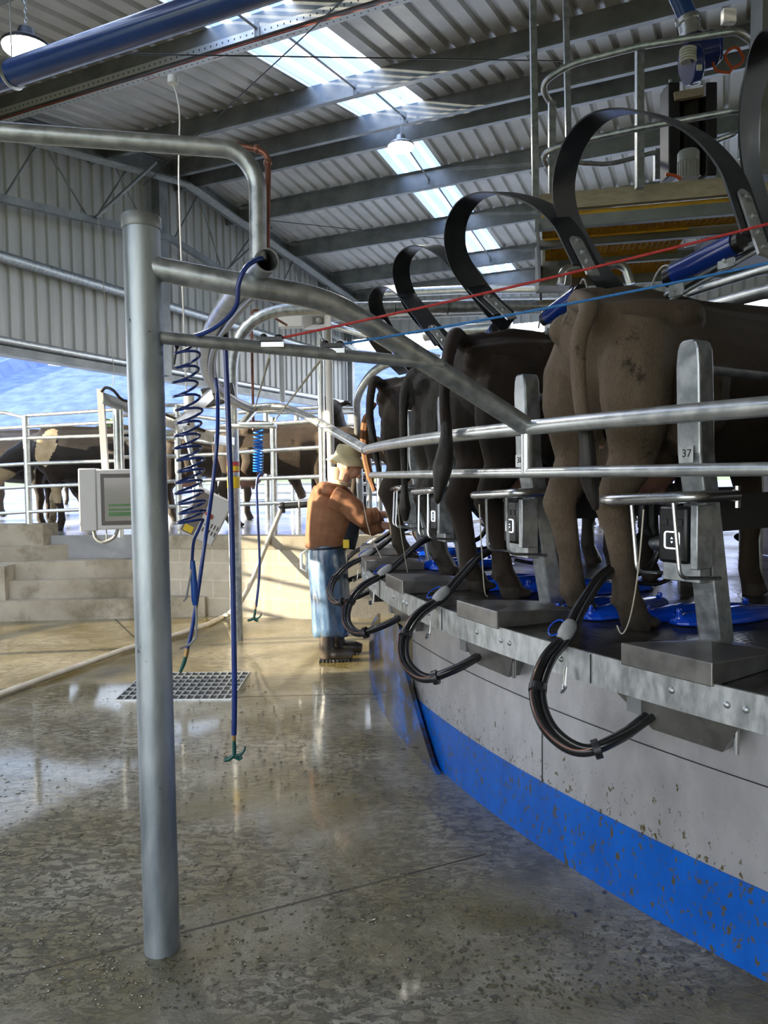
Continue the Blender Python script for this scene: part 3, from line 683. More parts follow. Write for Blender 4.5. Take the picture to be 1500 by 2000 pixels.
# blue moulded cluster rests lying between the cows' feet
def blue_rest():
    t=T('blue_cluster_rest','','cluster rest')
    b=B()
    def outline(y):  # half width along radial length 0..0.75
        return .5*( .13+.14*math.sin(min(1,y/.30)*PI/2) )*(1-max(0,(y-.55)/.24)**2*.55)
    n=18
    for sgn,oy in ((-1,0),(1,.06)):
        rings=[]
        for i in range(n+1):
            y=i/n*.66; hw=.052+.028*math.sin(PI*min(1,y/.6)); h=.030+.030*math.sin(PI*min(1,(y+.08)/.75)); 
            if i in (0,n): hw*=.55; h*=.6
            xc=sgn*(.055+.022*math.sin(y*7))
            rings.append([b.verts.new((xc+hw*math.cos(a),oy+y,.004+max(0,h*math.sin(a)))) for a in [PI*k/10 for k in range(11)]])
        for p,q in zip(rings,rings[1:]):
            for k in range(10): b.faces.new((p[k],p[k+1],q[k+1],q[k]))
            b.faces.new((p[10],p[0],q[0],q[10]))
        b.faces.new(rings[0][::-1]); b.faces.new(rings[-1])
    box(b,(0,.35,.02),(.12,.45,.035))
    for x,y,z in ((-.07,.03,.05),(.07,.08,.055),(-.06,.58,.05),(.06,.64,.05)): cyl(b,(x,y,z-.03),(x,y,z+.018),.013,10)
    M('shell',fuse(b,.006,3),BLUEP,t,local=True)
    return t
bp=blue_rest(); bl={37:'glossy blue plastic cluster rest by the feet of the nearest brown cow',38:'glossy blue plastic cluster rest by the feet of the second black cow',39:'glossy blue plastic cluster rest under the wet black cow',40:'glossy blue plastic cluster rest under the farthest cow'}
for k in range(37,41):
    o=bp if k==37 else copy_tree(bp)
    o.matrix_basis=bayM(TB(k)-5.9)@Matrix.Translation((0,.36,0))@Matrix.Rotation(rad(12),4,'Z'); o['label']=bl[k]; o['group']='blue cluster rests on the deck'
o=copy_tree(bp); o.matrix_basis=bayM(TB(37)-3.6)@Matrix.Translation((0,.62,0))@Matrix.Rotation(rad(-8),4,'Z'); o['label']='glossy blue plastic cluster rest behind the foot beside post 37'; o['group']='blue cluster rests on the deck'
o=copy_tree(bp); o.matrix_basis=bayM(TB(38)-3.6)@Matrix.Translation((0,.62,0))@Matrix.Rotation(rad(-8),4,'Z'); o['label']='glossy blue plastic cluster rest behind the foot beside post 38'; o['group']='blue cluster rests on the deck'
# cream retention cords
def cord(lab,pts):
    b=B(); tube(b,cr([ay(*p) for p in pts],6),.0028,6); M('retention_cord',b,CORD,None,lab,'cord','cream cords hanging from the kick rails')
cord('cream cord hanging from the kick rail beside the nearest cow leg',[(1257,995,2.62),(1250,1080,2.62),(1240,1160,2.7),(1228,1215,2.8),(1215,1238,2.85),(1205,1222,2.9)])
cord('cream cord hanging in front of the second cow leg',[(936,985,3.35),(940,1060,3.4),(946,1150,3.5),(952,1165,3.55)])
cord('cream cord hanging before the wet black cow leg',[(776,975,4.3),(783,1040,4.4),(796,1118,4.6)])
cord('thin cord crossing in front of the worker\'s sleeve',[(708,975,5.2),(722,1040,5.1),(745,1090,5.0)])
# clusters hanging from the udders
def cluster():
    t=T('milking_cluster','','milking cluster')
    b=B()
    for x,y in ((-.06,-.06),(.06,-.06),(-.06,.06),(.06,.06)): tube(b,[(x*.7,y*.7,-.0),(x,y,-.06),(x,y,-.19),(x*.6,y*.6,-.24)],[.018,.021,.026,.014],10)
    M('teat_cup',b,RUBBER,t,local=True)
    b=B(); ell(b,(0,0,-.27),(.055,.055,.04)); M('claw',b,GALV,t,local=True)
    b=B(); tube(b,cr([(0,0,-.28),(-.03,-.02,-.36),(-.06,-.08,-.40),(-.12,-.2,-.40)],6),.015,10); tube(b,cr([(.02,0,-.28),(.05,.03,-.4),(.0,-.06,-.45),(-.1,-.16,-.43)],6),.010,10); M('long_tube',b,HOSEM,t,local=True)
    return t
mc=cluster(); ml={37:'black milking cluster hanging under the nearest brown cow',38:'black milking cluster hanging under the second cow',39:'black milking cluster under the wet black cow',40:'black milking cluster under the farthest cow'}
for k in range(37,41):
    o=mc if k==37 else copy_tree(mc); o.matrix_basis=bayM(TB(k)-4.9)@Matrix.Translation((0,.82,.60))@Matrix.Rotation(.4,4,'Z'); o['label']=ml[k]; o['group']='milking clusters'
# strap arches with plates
SPK={37:([(1492,520),(1455,405),(1425,330),(1370,268),(1300,232),(1230,216),(1165,232),(1120,285),(1101,355),(1108,420),(1135,480),(1168,530),(1215,585)],1.0),
38:([(1160,550),(1128,485),(1103,440),(1065,405),(1020,385),(965,376),(920,390),(895,425),(888,468),(898,512),(927,555),(965,602),(995,635)],1.27),
39:([(1005,632),(960,590),(930,560),(900,525),(872,497),(838,480),(808,484),(787,508),(784,540),(797,580),(820,615),(850,647),(880,680)],1.68),
40:([(880,690),(850,650),(825,615),(800,583),(780,565),(762,558),(745,562),(735,577),(734,597),(745,625),(765,660),(790,695),(810,720)],2.03),
41:([(815,715),(790,690),(768,665),(750,645),(736,628),(727,622),(721,628),(723,642),(730,660),(745,682),(765,705),(780,720),(790,730)],2.3),
36:([(1620,420),(1600,300),(1585,220),(1570,150),(1550,95),(1520,75),(1492,110),(1470,180),(1462,255),(1468,330),(1487,400),(1515,460),(1540,500)],.80)}
YS=[2.24,2.34,2.42,2.52,2.64,2.78,2.90,3.0,3.08,3.14,3.2,3.26,3.32]
def strap(k):
    t=T('rubber_strap',sl[k],'strap',pol(6.1,TB(k),2.4),0,'black rubber straps above the cows')
    pts,sc=SPK[k]; th=TB(k)
    P0=[ay(x,y,Y*sc) for (x,y),Y in zip(pts,YS)]; P=cr(P0,6); wd=(V((CX,CY,0))-pol(RR,th-2,0)).normalized()+V((0,0,.1)); wd.normalize()
    b=B(); band(b,P[3:],wd,.118,.007); M('band',b,STRAPM,t)
    A=P0[0].lerp(P0[1],.12); C=P0[1].lerp(P0[2],.2); d=(A-C).normalized(); nn=d.cross(wd).normalized()
    if nn.y>0: nn=-nn
    A=A+nn*.012; C=C+nn*.012
    b=B(); band(b,[C,A],wd,[.055,.055],.008); lathe(b,[(0,-.004),(.0275,-.004),(.0275,.004),(0,.004)],C,16,nn)
    pl=M('bracket_plate',b,GALVB,t)
    for f in (.02,.35,.62,.86):
        b=B(); c=C.lerp(A,f); lathe(b,[(0,-.012),(.009,-.012),(.009,.010),(.006,.013),(0,.013)],c,8,nn)
        M('bolt',b,GALV if k!=37 else GALVD,pl)
sl={36:'black rubber strap cut off by the upper right picture edge',37:'largest black rubber strap arching over the nearest brown cow',38:'second black rubber strap arching over the second cow',39:'third black rubber strap from the camera, above the diagonal pipe',40:'fourth black rubber strap behind the diagonal pipe',41:'farthest small black rubber strap'}
for k in (37,36,38,39,40,41): strap(k)
# cylinders on sliding rails
def cyls():
    t=T('air_cylinder','','air cylinder')
    a,c=loc37(ay(1322,535,3.25)),loc37(ay(1442,475,2.95)); d=(c-a).normalized()
    b=B(); cyl(b,a,c,.050,24); M('barrel',b,BLUEC,t,local=True)
    b=B(); cyl(b,a-d*.045,a,.047,20); ell(b,a-d*.05,(.03,.03,.04)); M('end_cap',b,BLACKP,t,local=True)
    b=B(); cyl(b,c,c+d*.03,.045,20); M('end_cap',b,BLACKP,t,local=True)
    b=B(); p,q=loc37(ay(1285,585,3.35)),loc37(ay(1510,455,2.8)); o1=V((0,0,0)); o2=V((0,.0,-.035)); cyl(b,p,q,.008,8); cyl(b,p+o2,q+o2,.008,8); bar(b,p+V((0,.03,.01)),q+V((0,.03,.01)),.02,.03)
    M('slide_rail',b,GALVB,t,local=True)
    for f in (.2,.65): 
        b=B(); cc=p.lerp(q,f)+V((0,-.01,-.01)); box(b,cc,(.07,.01,.05)); lathe(b,[(0,-.02),(.008,-.02),(.008,.02),(0,.02)],cc,8,V((0,1,0)))
        M('slide_bracket',b,GALVP,t,local=True)
    b=B(); tube(b,cr([c+V((0,0,.03)),c+V((.03,-.01,.06)),c+V((.08,-.03,.05)),c+V((.10,-.02,-.03))],6),.005,8); M('air_line',b,GREYP,t,local=True)
    b=B(); tube(b,cr([a+V((0,0,.02)),a+V((-.06,0,.05)),a+V((-.13,.03,.03)),a+V((-.17,.04,-.03))],6),.005,8); M('air_line',b,GREYP,t,local=True)
    return t
cyp=cyls(); cl={37:'blue air cylinder above the back of the nearest brown cow',38:'blue air cylinder partly hidden behind the nearest cow rump',39:'blue air cylinder low behind the second cow back',40:'farthest blue air cylinder above the cows'}
for k in (37,38,39,40):
    o=cyp if k==37 else copy_tree(cyp); set_frame(o,TB(k)); o['label']=cl[k]; o['group']='blue air cylinders over the platform'
# milk line ring above the platform and dark inner panels
ml_=T('milk_line','long curved steel milk line pipe above the cows','pipeline',(CX,CY,2.3))
b=B(); tube(b,arc(5.1,-70,70,2.45,70),.038,12); M('pipe',b,GALVB,ml_)
b=B(); tube(b,arc(4.9,-70,70,2.62,70),.025,12); M('air_pipe',b,GALVB,ml_)
b=B()
for k in range(-6,8): cyl(b,pol(5.0,k*9+1,.9),pol(5.0,k*9+1,2.7),.022,8)
M('hanger',b,GALV,ml_)
b=ring(3.53,3.55,.905,1.95,60,-2,80); M('breast_panel',b,BOXST,None,'dark stainless breast panel on the inner platform','panel')
# ============================================================ CATTLE
def hide(name,c1,c2,patch=None,pthr=.6,wet=False,sc=1.6,mud=None,lit_rear=None):
    m,nt,b=new_mat(name); v=coords(nt)
    col=ramp(nt,noi(nt,v,sc,6,.6),[(.35,c1),(.65,c2)])
    if lit_rear:
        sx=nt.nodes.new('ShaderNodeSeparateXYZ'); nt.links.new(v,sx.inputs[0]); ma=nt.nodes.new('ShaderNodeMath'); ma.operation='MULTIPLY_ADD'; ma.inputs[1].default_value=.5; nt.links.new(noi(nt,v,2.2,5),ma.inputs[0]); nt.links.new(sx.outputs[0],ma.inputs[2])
        col=mixc(nt,ramp(nt,ma.outputs[0],[(.30,1.0),(.72,0.0)]),col,lit_rear)
    hair=noi(nt,coords(nt,(60,60,9)),4,4,.7)
    col=mixc(nt,1.0,col,ramp(nt,hair,[(.3,(.72,.72,.72)),(.7,(1.25,1.22,1.2))]),'MULTIPLY')
    if patch: col=mixc(nt,ramp(nt,noi(nt,coords(nt),1.1,2,.4),[(pthr,0.0),(pthr+.015,1.0)]),col,patch)
    md=ramp(nt,noi(nt,v,7,8,.75),[(.58,0.0),(.66,1.0)]); col=mixc(nt,md,col,mud or (c1[0]*.6,c1[1]*.6,c1[2]*.55))
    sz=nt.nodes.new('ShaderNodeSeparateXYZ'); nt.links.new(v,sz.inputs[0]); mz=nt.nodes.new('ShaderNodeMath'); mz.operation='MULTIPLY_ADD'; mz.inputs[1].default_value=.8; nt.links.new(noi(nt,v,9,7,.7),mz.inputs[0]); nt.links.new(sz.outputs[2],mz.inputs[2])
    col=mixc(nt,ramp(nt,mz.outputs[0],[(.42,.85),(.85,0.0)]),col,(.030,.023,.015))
    nt.links.new(col,b.inputs['Base Color']); b.inputs['Roughness'].default_value=.30 if wet else .62
    b.inputs['Specular IOR Level'].default_value=.38 if wet else .25
    b.inputs['Sheen Weight'].default_value=0 if wet else .06; b.inputs['Sheen Roughness'].default_value=.4
    bump(nt,b,noi(nt,coords(nt,(40,40,10)),3 if not wet else 1.2,7,.7),.55 if not wet else 1.0,.012); return m
HIDEA=hide('brown_cow_hide',(.035,.024,.016),(.075,.052,.034),mud=(.04,.03,.02),lit_rear=(.165,.125,.088))  # lighter rump tone paints in light falling on the rear, flank left dark
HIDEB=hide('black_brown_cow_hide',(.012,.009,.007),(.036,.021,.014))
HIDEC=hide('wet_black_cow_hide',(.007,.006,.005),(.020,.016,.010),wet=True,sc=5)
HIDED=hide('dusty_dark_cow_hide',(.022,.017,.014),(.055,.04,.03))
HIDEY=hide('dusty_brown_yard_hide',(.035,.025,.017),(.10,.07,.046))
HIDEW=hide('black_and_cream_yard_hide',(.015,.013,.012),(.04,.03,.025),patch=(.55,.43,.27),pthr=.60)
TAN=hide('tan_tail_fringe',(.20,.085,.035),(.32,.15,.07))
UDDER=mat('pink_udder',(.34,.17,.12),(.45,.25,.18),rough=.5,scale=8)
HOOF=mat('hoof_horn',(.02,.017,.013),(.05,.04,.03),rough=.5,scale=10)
MUZ=mat('cow_muzzle',(.05,.035,.03),(.16,.10,.08),rough=.4,scale=9)
HAIRD=mat('dark_tail_hair',(.008,.007,.006),(.022,.017,.013),rough=.5,scale=60,stretch=(1,1,.12),bp=.6,bscale=50)
def cow_mesh(name,hd,voxel,hind=(0,0,0,0),head=(2.05,0,1.05),tail=0.0,front=(0,0),fat=1.0,tailw=.35,tp=None,tr=None):
    """local: x forward from the rump, y left, z up"""
    b=B()
    tor=[(-.005,1.16,.07,.09),(.05,1.13,.16,.165),(.16,1.08,.225,.235),(.34,1.035,.262,.285),(.52,1.01,.285,.315),(.78,.965,.315*fat,.345),(1.05,.955,.325*fat,.355),(1.28,.98,.285,.335),(1.44,1.02,.22,.27),(1.56,1.06,.15,.19)]
    def sec(x,z,w,h,n=20):
        r=[]
        for k in range(n):
            a=2*PI*k/n; cy,sz=math.cos(a),math.sin(a); e=.82
            yy=w*math.copysign(abs(cy)**e,cy); zz=h*math.copysign(abs(sz)**(.95),sz)
            if sz>0: yy*= (1-.28*sz*sz)
            r.append(b.verts.new((x,yy,z+zz)))
        return r
    R=[sec(*q) for q in tor]
    for p,q in zip(R,R[1:]):
        for k in range(20): b.faces.new((p[k],p[(k+1)%20],q[(k+1)%20],q[k]))
    b.faces.new(R[0][::-1]); b.faces.new(R[-1])
    tube(b,[(-.0,0,1.26),(.3,0,1.33),(.7,0,1.305),(1.15,0,1.31),(1.45,0,1.29)],[.05,.045,.045,.055,.05],10)
    for s in (-1,1):
        ell(b,(.40,s*.20,1.225),(.085,.055,.055),None,12); ell(b,(.03,s*.105,1.185),(.055,.05,.06),None,12)
        tube(b,[(.40,s*.19,1.24),(.22,s*.15,1.24),(.03,s*.10,1.21)],[.045,.04,.045],8)
        ell(b,(1.32,s*.2,.98),(.17,.10,.25),Matrix.Rotation(.25,3,'Y'),14)
        dx,dy=(hind[0],hind[1]) if s<0 else (hind[2],hind[3])
        # haunch and hind leg
        tube(b,[(.22,s*.15,1.16),(.17,s*.165,1.0),(.16,s*.17,.88),(.165,s*.165,.76),(.15+dx*.3,s*.155+dy*.4,.65),(.085+dx*.6,s*.15+dy*.7,.545),(.055+dx*.75,s*.15+dy*.8,.485),(.085+dx*.9,s*.15+dy*.9,.40),(.115+dx,s*.15+dy,.26),(.13+dx,s*.15+dy,.135),(.165+dx,s*.15+dy,.075),(.18+dx,s*.15+dy,.035)],
             [(.15,.11),(.165,.12),(.155,.112),(.130,.095),(.10,.074),(.080,.058),(.078,.056),(.060,.047),(.049,.043),(.056,.053),(.058,.055),(.062,.060)],12,up=V((0,1,0)))
        tube(b,[(.42,s*.2,1.0),(.43,s*.215,.82),(.34,s*.19,.70)],[.15,.12,.07],12)
        tube(b,[(.165+dx,s*.15+dy,.06),(.20+dx,s*.15+dy,.0)],[.052,.064],10)
        for e_ in (-1,1): ell(b,(.092+dx,s*.15+dy+e_*.026,.115),(.020,.016,.024),None,8); ell(b,(.235+dx,s*.15+dy+e_*.030,.022),(.05,.030,.026),None,10)
        fx=front[0] if s<0 else front[1]
        tube(b,[(1.30,s*.19,1.0),(1.27,s*.2,.80),(1.25+fx*.3,s*.19,.62),(1.27+fx*.6,s*.17,.47),(1.275+fx*.7,s*.165,.41),(1.26+fx*.9,s*.165,.28),(1.26+fx,s*.165,.13),(1.28+fx,s*.165,.08),(1.31+fx,s*.165,.0)],
             [.12,.10,.075,.058,.062,.043,.050,.052,.062],12)
    # udder
    ell(b,(.36,0,.66),(.19,.135,.15),None,16)
    for x in (.28,.42):
        for y in (-.06,.06): tube(b,[(x,y,.56),(x,y,.47)],[.022,.014],8)
    # neck and head
    hx,hy,hz=head; n0=V((1.40,0,1.06)); H=V((hx,hy,hz)); mid=(n0+H)/2+V((0,0,.06))
    tube(b,cr([n0,mid,H],4),[(.22,.15)]*2+[(.20,.13)]*2+[(.17,.115)]*2+[(.15,.105)]*2+[(.13,.10)],12,up=V((0,1,0)))
    d=V((hx-1.6,hy*1.5,(hz-1.25)*1.0-.28)).normalized(); m=H+d*.02
    tube(b,[m-d*.10,m,m+d*.12,m+d*.26,m+d*.40,m+d*.46],[(.10,.09),(.125,.115),(.105,.10),(.078,.072),(.074,.076),(.05,.055)],12)
    side=d.cross(V((0,0,1))).normalized(); upv=side.cross(d)
    for s in (-1,1):
        e0=m-d*.04+side*(s*.10)+upv*.05; tube(b,[e0,e0+side*(s*.07)+upv*.02,e0+side*(s*.15)+upv*.0],[(.03,.018),(.05,.018),(.012,.012)],10,up=d)
        ell(b,m+d*.10+side*(s*.095)+upv*.035,(.022,.022,.022),None,10)
    # tail
    tx=tail
    if tp is None:
        tp=[V((.08,0,1.29)),V((-.0,0,1.265)),V((-.055,tx*.1,1.15)),V((-.065,tx*.3,.95)),V((-.06,tx*.7,.72)),V((-.055,tx,.52)),V((-.055,tx*1.1,tailw)),V((-.05,tx*1.1,tailw-.09))]; tr=[.045,.040,.034,.028,.024,.026,.042,.016]
    else: tp=[V((.14,0,1.30)),V((.03,0,1.285))]+tp; tr=[.05,.045]+tr
    P=cr(tp,7); q=len(P); rr=[]
    for i in range(q):
        k=i/(q-1)*(len(tr)-1); a_=int(min(k,len(tr)-2)); rr.append(tr[a_]+(tr[a_+1]-tr[a_])*(k-a_))
    tube(b,P,rr,12); half=[P[i] for i in range(q) if i>q*.68]
    me=fuse(b,voxel,3 if voxel<.02 else 2,.45)
    for q in (hd,UDDER,HOOF,MUZ,HAIRD): me.materials.append(q)
    mt=m+d*.44
    for p in me.polygons:
        c=p.center
        if c.x<.06 and c.z<1.0 and any((c-h_).length<.055 for h_ in half): p.material_index=4
        elif c.z<.055 : p.material_index=2
        elif .20<c.x<.58 and abs(c.y)<.15 and .42<c.z<.72 and not (abs(c.y)>.10 and c.z>.62): p.material_index=1
        elif (c-mt).length<.085: p.material_index=3
        else: p.material_index=0
    me.name=name; return me
def cow(lab,hd,loc,face,voxel=.014,scale=1.0,cat='cow',grp=None,**k):
    me=cow_mesh('cow',hd,voxel,**k)
    o=M('cow',me,None,None,lab,cat,grp); o.location=loc; o.rotation_euler=(0,0,face); o.scale=(scale,)*3; return o
def rcow(lab,hd,th,r,yaw=0,**k):
    """cow on the platform with its rump at radius r facing the centre"""
    p=pol(r,th,PH)
    if k.get('tp'):
        mi=(Matrix.Translation(p)@Matrix.Rotation(rad(th+yaw),4,'Z')@Matrix.Diagonal((k.get('scale',1),)*3+(1,))).inverted(); k['tp']=[mi@ay(*q) for q in k['tp']]
    return cow(lab,hd,p,rad(th+yaw),grp='cows on the rotary platform',**k)
G1='cows on the rotary platform'
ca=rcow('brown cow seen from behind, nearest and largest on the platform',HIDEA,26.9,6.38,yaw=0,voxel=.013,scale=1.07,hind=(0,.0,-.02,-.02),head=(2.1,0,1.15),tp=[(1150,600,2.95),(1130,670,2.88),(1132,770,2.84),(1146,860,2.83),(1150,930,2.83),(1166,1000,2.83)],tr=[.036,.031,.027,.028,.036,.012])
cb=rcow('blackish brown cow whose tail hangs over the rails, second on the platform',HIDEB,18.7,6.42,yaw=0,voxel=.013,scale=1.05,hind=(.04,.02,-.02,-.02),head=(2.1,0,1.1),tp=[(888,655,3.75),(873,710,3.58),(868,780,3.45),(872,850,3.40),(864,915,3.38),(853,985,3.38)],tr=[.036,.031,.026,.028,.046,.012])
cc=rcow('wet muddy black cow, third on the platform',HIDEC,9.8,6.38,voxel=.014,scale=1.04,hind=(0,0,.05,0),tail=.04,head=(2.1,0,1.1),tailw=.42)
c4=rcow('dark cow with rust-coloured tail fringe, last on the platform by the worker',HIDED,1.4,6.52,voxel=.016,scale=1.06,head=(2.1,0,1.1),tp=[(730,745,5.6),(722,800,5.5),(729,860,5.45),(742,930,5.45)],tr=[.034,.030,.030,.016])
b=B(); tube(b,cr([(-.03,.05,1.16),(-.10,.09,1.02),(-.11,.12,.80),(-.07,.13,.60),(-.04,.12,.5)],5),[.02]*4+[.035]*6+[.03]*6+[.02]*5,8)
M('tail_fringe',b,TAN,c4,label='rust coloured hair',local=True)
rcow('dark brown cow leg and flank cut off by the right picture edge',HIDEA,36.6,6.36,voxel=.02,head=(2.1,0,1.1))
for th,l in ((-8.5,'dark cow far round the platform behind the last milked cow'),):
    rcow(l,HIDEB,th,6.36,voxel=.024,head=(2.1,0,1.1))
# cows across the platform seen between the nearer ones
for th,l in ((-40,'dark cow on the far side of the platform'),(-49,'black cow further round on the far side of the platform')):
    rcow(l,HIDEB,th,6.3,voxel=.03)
# cows in the yard
YG='cows waiting in the yard behind the fence'
def ycow(lab,hd,px,py,face,**k):
    p=ah(px,py,PH); return cow(lab,hd,p,rad(face),voxel=.018,grp=YG,**k)
ycow('large dusty brown cow standing side-on behind the fence in the middle of the yard',HIDEY,432,1030,2,head=(2.1,-.1,.95),front=(.1,-.1),scale=1.03)
CREAM=mat('cream_hair',(.50,.38,.22),(.62,.50,.33),rough=.7,scale=9)
yc=ycow('black and cream cow behind the left fence beside the screen box',HIDEW,305,1030,186,head=(1.95,.1,.75),front=(.12,-.1),scale=1.0)
yc.data.materials.append(CREAM)
for p in yc.data.polygons:
    c=p.center
    if ((c.x-1.30)/.13)**2+((c.z-1.08+.5*(c.x-1.30))/.24)**2<1+.5*noise.noise(c*7) or (1.15<c.x<1.45 and .35<c.z<.6 and c.y>0): p.material_index=5
ycow('black cow with lowered head at the left picture edge',HIDEB,-95,1032,4,head=(1.85,-.1,.45),scale=1.0)
ycow('dark cow behind with a pale brown muzzle at the left picture edge',HIDED,-150,1012,8,head=(2.0,.1,1.0))
ycow('brown cow behind the blue coil and button panel',HIDEY,320,1018,12,head=(1.95,0,.75))
ycow('black cow facing the camera beyond the tall white posts',HIDEB,700,1004,262,head=(1.85,0,1.56),scale=1.06)
ycow('dark cow further back in the yard',HIDEB,210,985,170,head=(2.0,0,1.1))
# ============================================================ WORKER
SKIN=mat('skin',(.52,.27,.19),(.62,.36,.26),rough=.5,scale=9)
HOOD=mat('brown_hoodie_fabric',(.22,.095,.045),(.30,.14,.072),rough=.85,scale=9,bp=.9,bscale=5,stretch=(1,1,1.6))
APRON=mat('blue_waterproof_apron',(.022,.06,.14),(.13,.22,.34),rough=.2,scale=7,bp=.9,bscale=7,stretch=(1,1,.45),r2=.4,coat=.6)
BOOT=mat('muddy_boots',(.028,.020,.014),(.07,.055,.04),rough=.35,scale=9)
HATM=mat('khaki_bucket_hat',(.58,.54,.32),(.68,.63,.42),rough=.85,scale=12,bp=.2)
VEST=mat('dark_navy_vest',(.015,.02,.03),rough=.6)
mp=V((-.47,6.30,0)); 
man=T('person','person in khaki hat, brown hoodie and long blue apron reaching to a cow','person',mp)
def w(x,y,z): return mp+V((x,y,z))
b=B() # continuous body, facing +x ; y+ is away from the camera (left side)
tube(b,[w(0,0,.90),w(.01,0,1.05),w(.03,0,1.22),w(.07,0,1.38),w(.10,0,1.46)],[(.09,.13),(.10,.14),(.115,.17),(.10,.175),(.06,.10)],16,up=V((1,0,0)))
for s in (-1,1):
    tube(b,[w(0,s*.10,.92),w(.01,s*.11,.70),w(.0,s*.12,.48),w(-.01,s*.13,.30),w(-.02+(.06 if s>0 else 0),s*.13,.08)],[.08,.07,.05,.035,.03],12)
    tube(b,[w(-.02+(.06 if s>0 else 0),s*.13,.05),w(.13+(.06 if s>0 else 0),s*.13,.04)],[.03,.02],10)
neck=[w(.09,0,1.42),w(.125,0,1.52),w(.145,0,1.575)]
tube(b,neck,[.065,.058,.06],12)
hc=w(.175,0,1.655); tilt=Matrix.Rotation(rad(12),3,'Y')
ell(b,hc,(.098,.078,.118),tilt,24); ell(b,hc+V((.035,0,-.055)),(.066,.058,.07),tilt,16)
tube(b,[hc+V((.098,0,.0)),hc+V((.124,0,-.028)),hc+V((.098,0,-.040))],[.010,.015,.010],8)
ell(b,hc+V((.098,0,-.066)),(.012,.026,.008),None,10); ell(b,hc+V((.088,0,-.105)),(.024,.026,.02),None,10); ell(b,hc+V((.088,0,.022)),(.016,.05,.010),None,10)
for s in (-1,1): ell(b,hc+V((-.005,s*.08,-.01)),(.022,.012,.034),tilt,10)
def arm(sh,el,wr,hand_dir):
    tube(b,[sh,sh.lerp(el,.5),el,el.lerp(wr,.35),wr],[.062,.052,.043,.041,.028],12)
    d=(hand_dir).normalized(); x,y,_=axes(d)
    tube(b,[wr-d*.01,wr+d*.03,wr+d*.085],[(.024,.030),(.018,.040),(.015,.040)],10,up=V((0,0,1)))
    up_=V((0,1,0)); f0=wr+d*.085
    for i,(o,l) in enumerate(((-.030,.062),(-.010,.075),(.011,.070),(.030,.055))):
        p=f0+V((0,o,0)); q=p+d*l*.5+V((0,0,-.008)); r3=p+d*l*.8+V((0,0,-.034)); tube(b,[p-d*.02,q,r3,r3+V((-.006,0,-.016))],[.0095,.009,.008,.006],8)
    p=wr+d*.025+V((0,-.032,0)); tube(b,[p,p+d*.035+V((0,-.022,-.006)),p+d*.07+V((0,-.020,-.022))],[.011,.010,.008],8)
SR,SL=w(.08,-.18,1.40),w(.10,.18,1.40); ER,EL=w(.30,-.24,1.22),w(.34,.16,1.13); WR,WL=w(.52,-.14,1.235),w(.56,.06,1.12)
arm(SR,ER,WR,V((1,.15,.0))); arm(SL,EL,WL,V((1,-.1,.05)))
M('body',fuse(b,.0062,3,.4),SKIN,man)
# hoodie
b=B()
tube(b,[w(-.03,0,.93),w(-.02,0,1.02),w(.005,0,1.16),w(.03,0,1.30),w(.065,0,1.41),w(.09,0,1.475)],[(.135,.175),(.15,.185),(.155,.20),(.145,.215),(.115,.20),(.075,.10)],20,up=V((1,0,0)))
def sleeve(sh,el,wr):
    e=el.lerp(wr,.55); tube(b,cr([sh+V((-.03,0,-.02)),sh.lerp(el,.5),el+V((0,0,-.015)),e],4),[.098]*3+[.088]*4+[.078]*3+[.062]*2+[.055],14)
    for k in range(3): q=el.lerp(e,.35+.25*k); x,y,d=axes(wr-el); tube(b,[q+x*(.062*math.cos(a))+y*(.062*math.sin(a)) for a in [2*PI*i/12 for i in range(12)]],.012,6,closed=True)
sleeve(SR,ER,WR); sleeve(SL,EL,WL)
hr=[w(-.06+.0,0,1.42)+V((0,0,0))]
tube(b,[w(.03,-.105,1.455),w(-.03,-.08,1.47),w(-.055,0,1.475),w(-.03,.08,1.47),w(.03,.105,1.455),w(.11,.08,1.44),w(.14,0,1.43),w(.11,-.08,1.44)],.038,10,closed=True); ell(b,w(-.065,0,1.43),(.055,.12,.06)); ell(b,w(.02,0,1.42),(.09,.17,.05))
M('hoodie',fuse(b,.009,3,.5),HOOD,man)
b=B(); tube(b,[w(.06,0,.97),w(.09,0,1.08),w(.11,0,1.2),w(.12,0,1.30)],[(.10,.165),(.10,.165),(.09,.16),(.06,.10)],16,up=V((1,0,0))); M('vest',b,VEST,man,label='dark chest panel')
# apron
b=B(); n=40; R=[]
for i,(z,hx,hy,cx) in enumerate(((.215,.165,.20,.005),(.45,.165,.20,.0),(.70,.17,.205,-.01),(.88,.165,.20,-.02),(.965,.155,.19,-.015))):
    ring_=[]
    for k in range(n):
        a=2*PI*k/n; f=1+.05*math.sin(7*a+i*.7)*(1-.18*i)+.02*math.sin(13*a+2*i); ring_.append(b.verts.new(w(cx+hx*f*math.cos(a),hy*f*math.sin(a),z+.012*math.sin(3*a))))
    R.append(ring_)
for p,q in zip(R,R[1:]):
    for k in range(n): b.faces.new((p[k],p[(k+1)%n],q[(k+1)%n],q[k]))
o=M('apron',b,APRON,man); sd=o.modifiers.new('s','SUBSURF'); sd.levels=sd.render_levels=2; so=o.modifiers.new('t','SOLIDIFY'); so.thickness=.006
b=B(); tube(b,[w(-.015+.158*math.cos(a),.192*math.sin(a),.955+.01*math.cos(a)) for a in [2*PI*k/30 for k in range(30)]],.009,8,closed=True); M('belt',b,BLACKP,man)
b=B(); tube(b,[w(-.20,-.03,.93),w(-.235,-.04,.90),w(-.235,-.04,.78),w(-.2,-.03,.75),w(-.185,-.03,.85)],.012,8,closed=True); M('belt_loop',b,WHITEP,man)
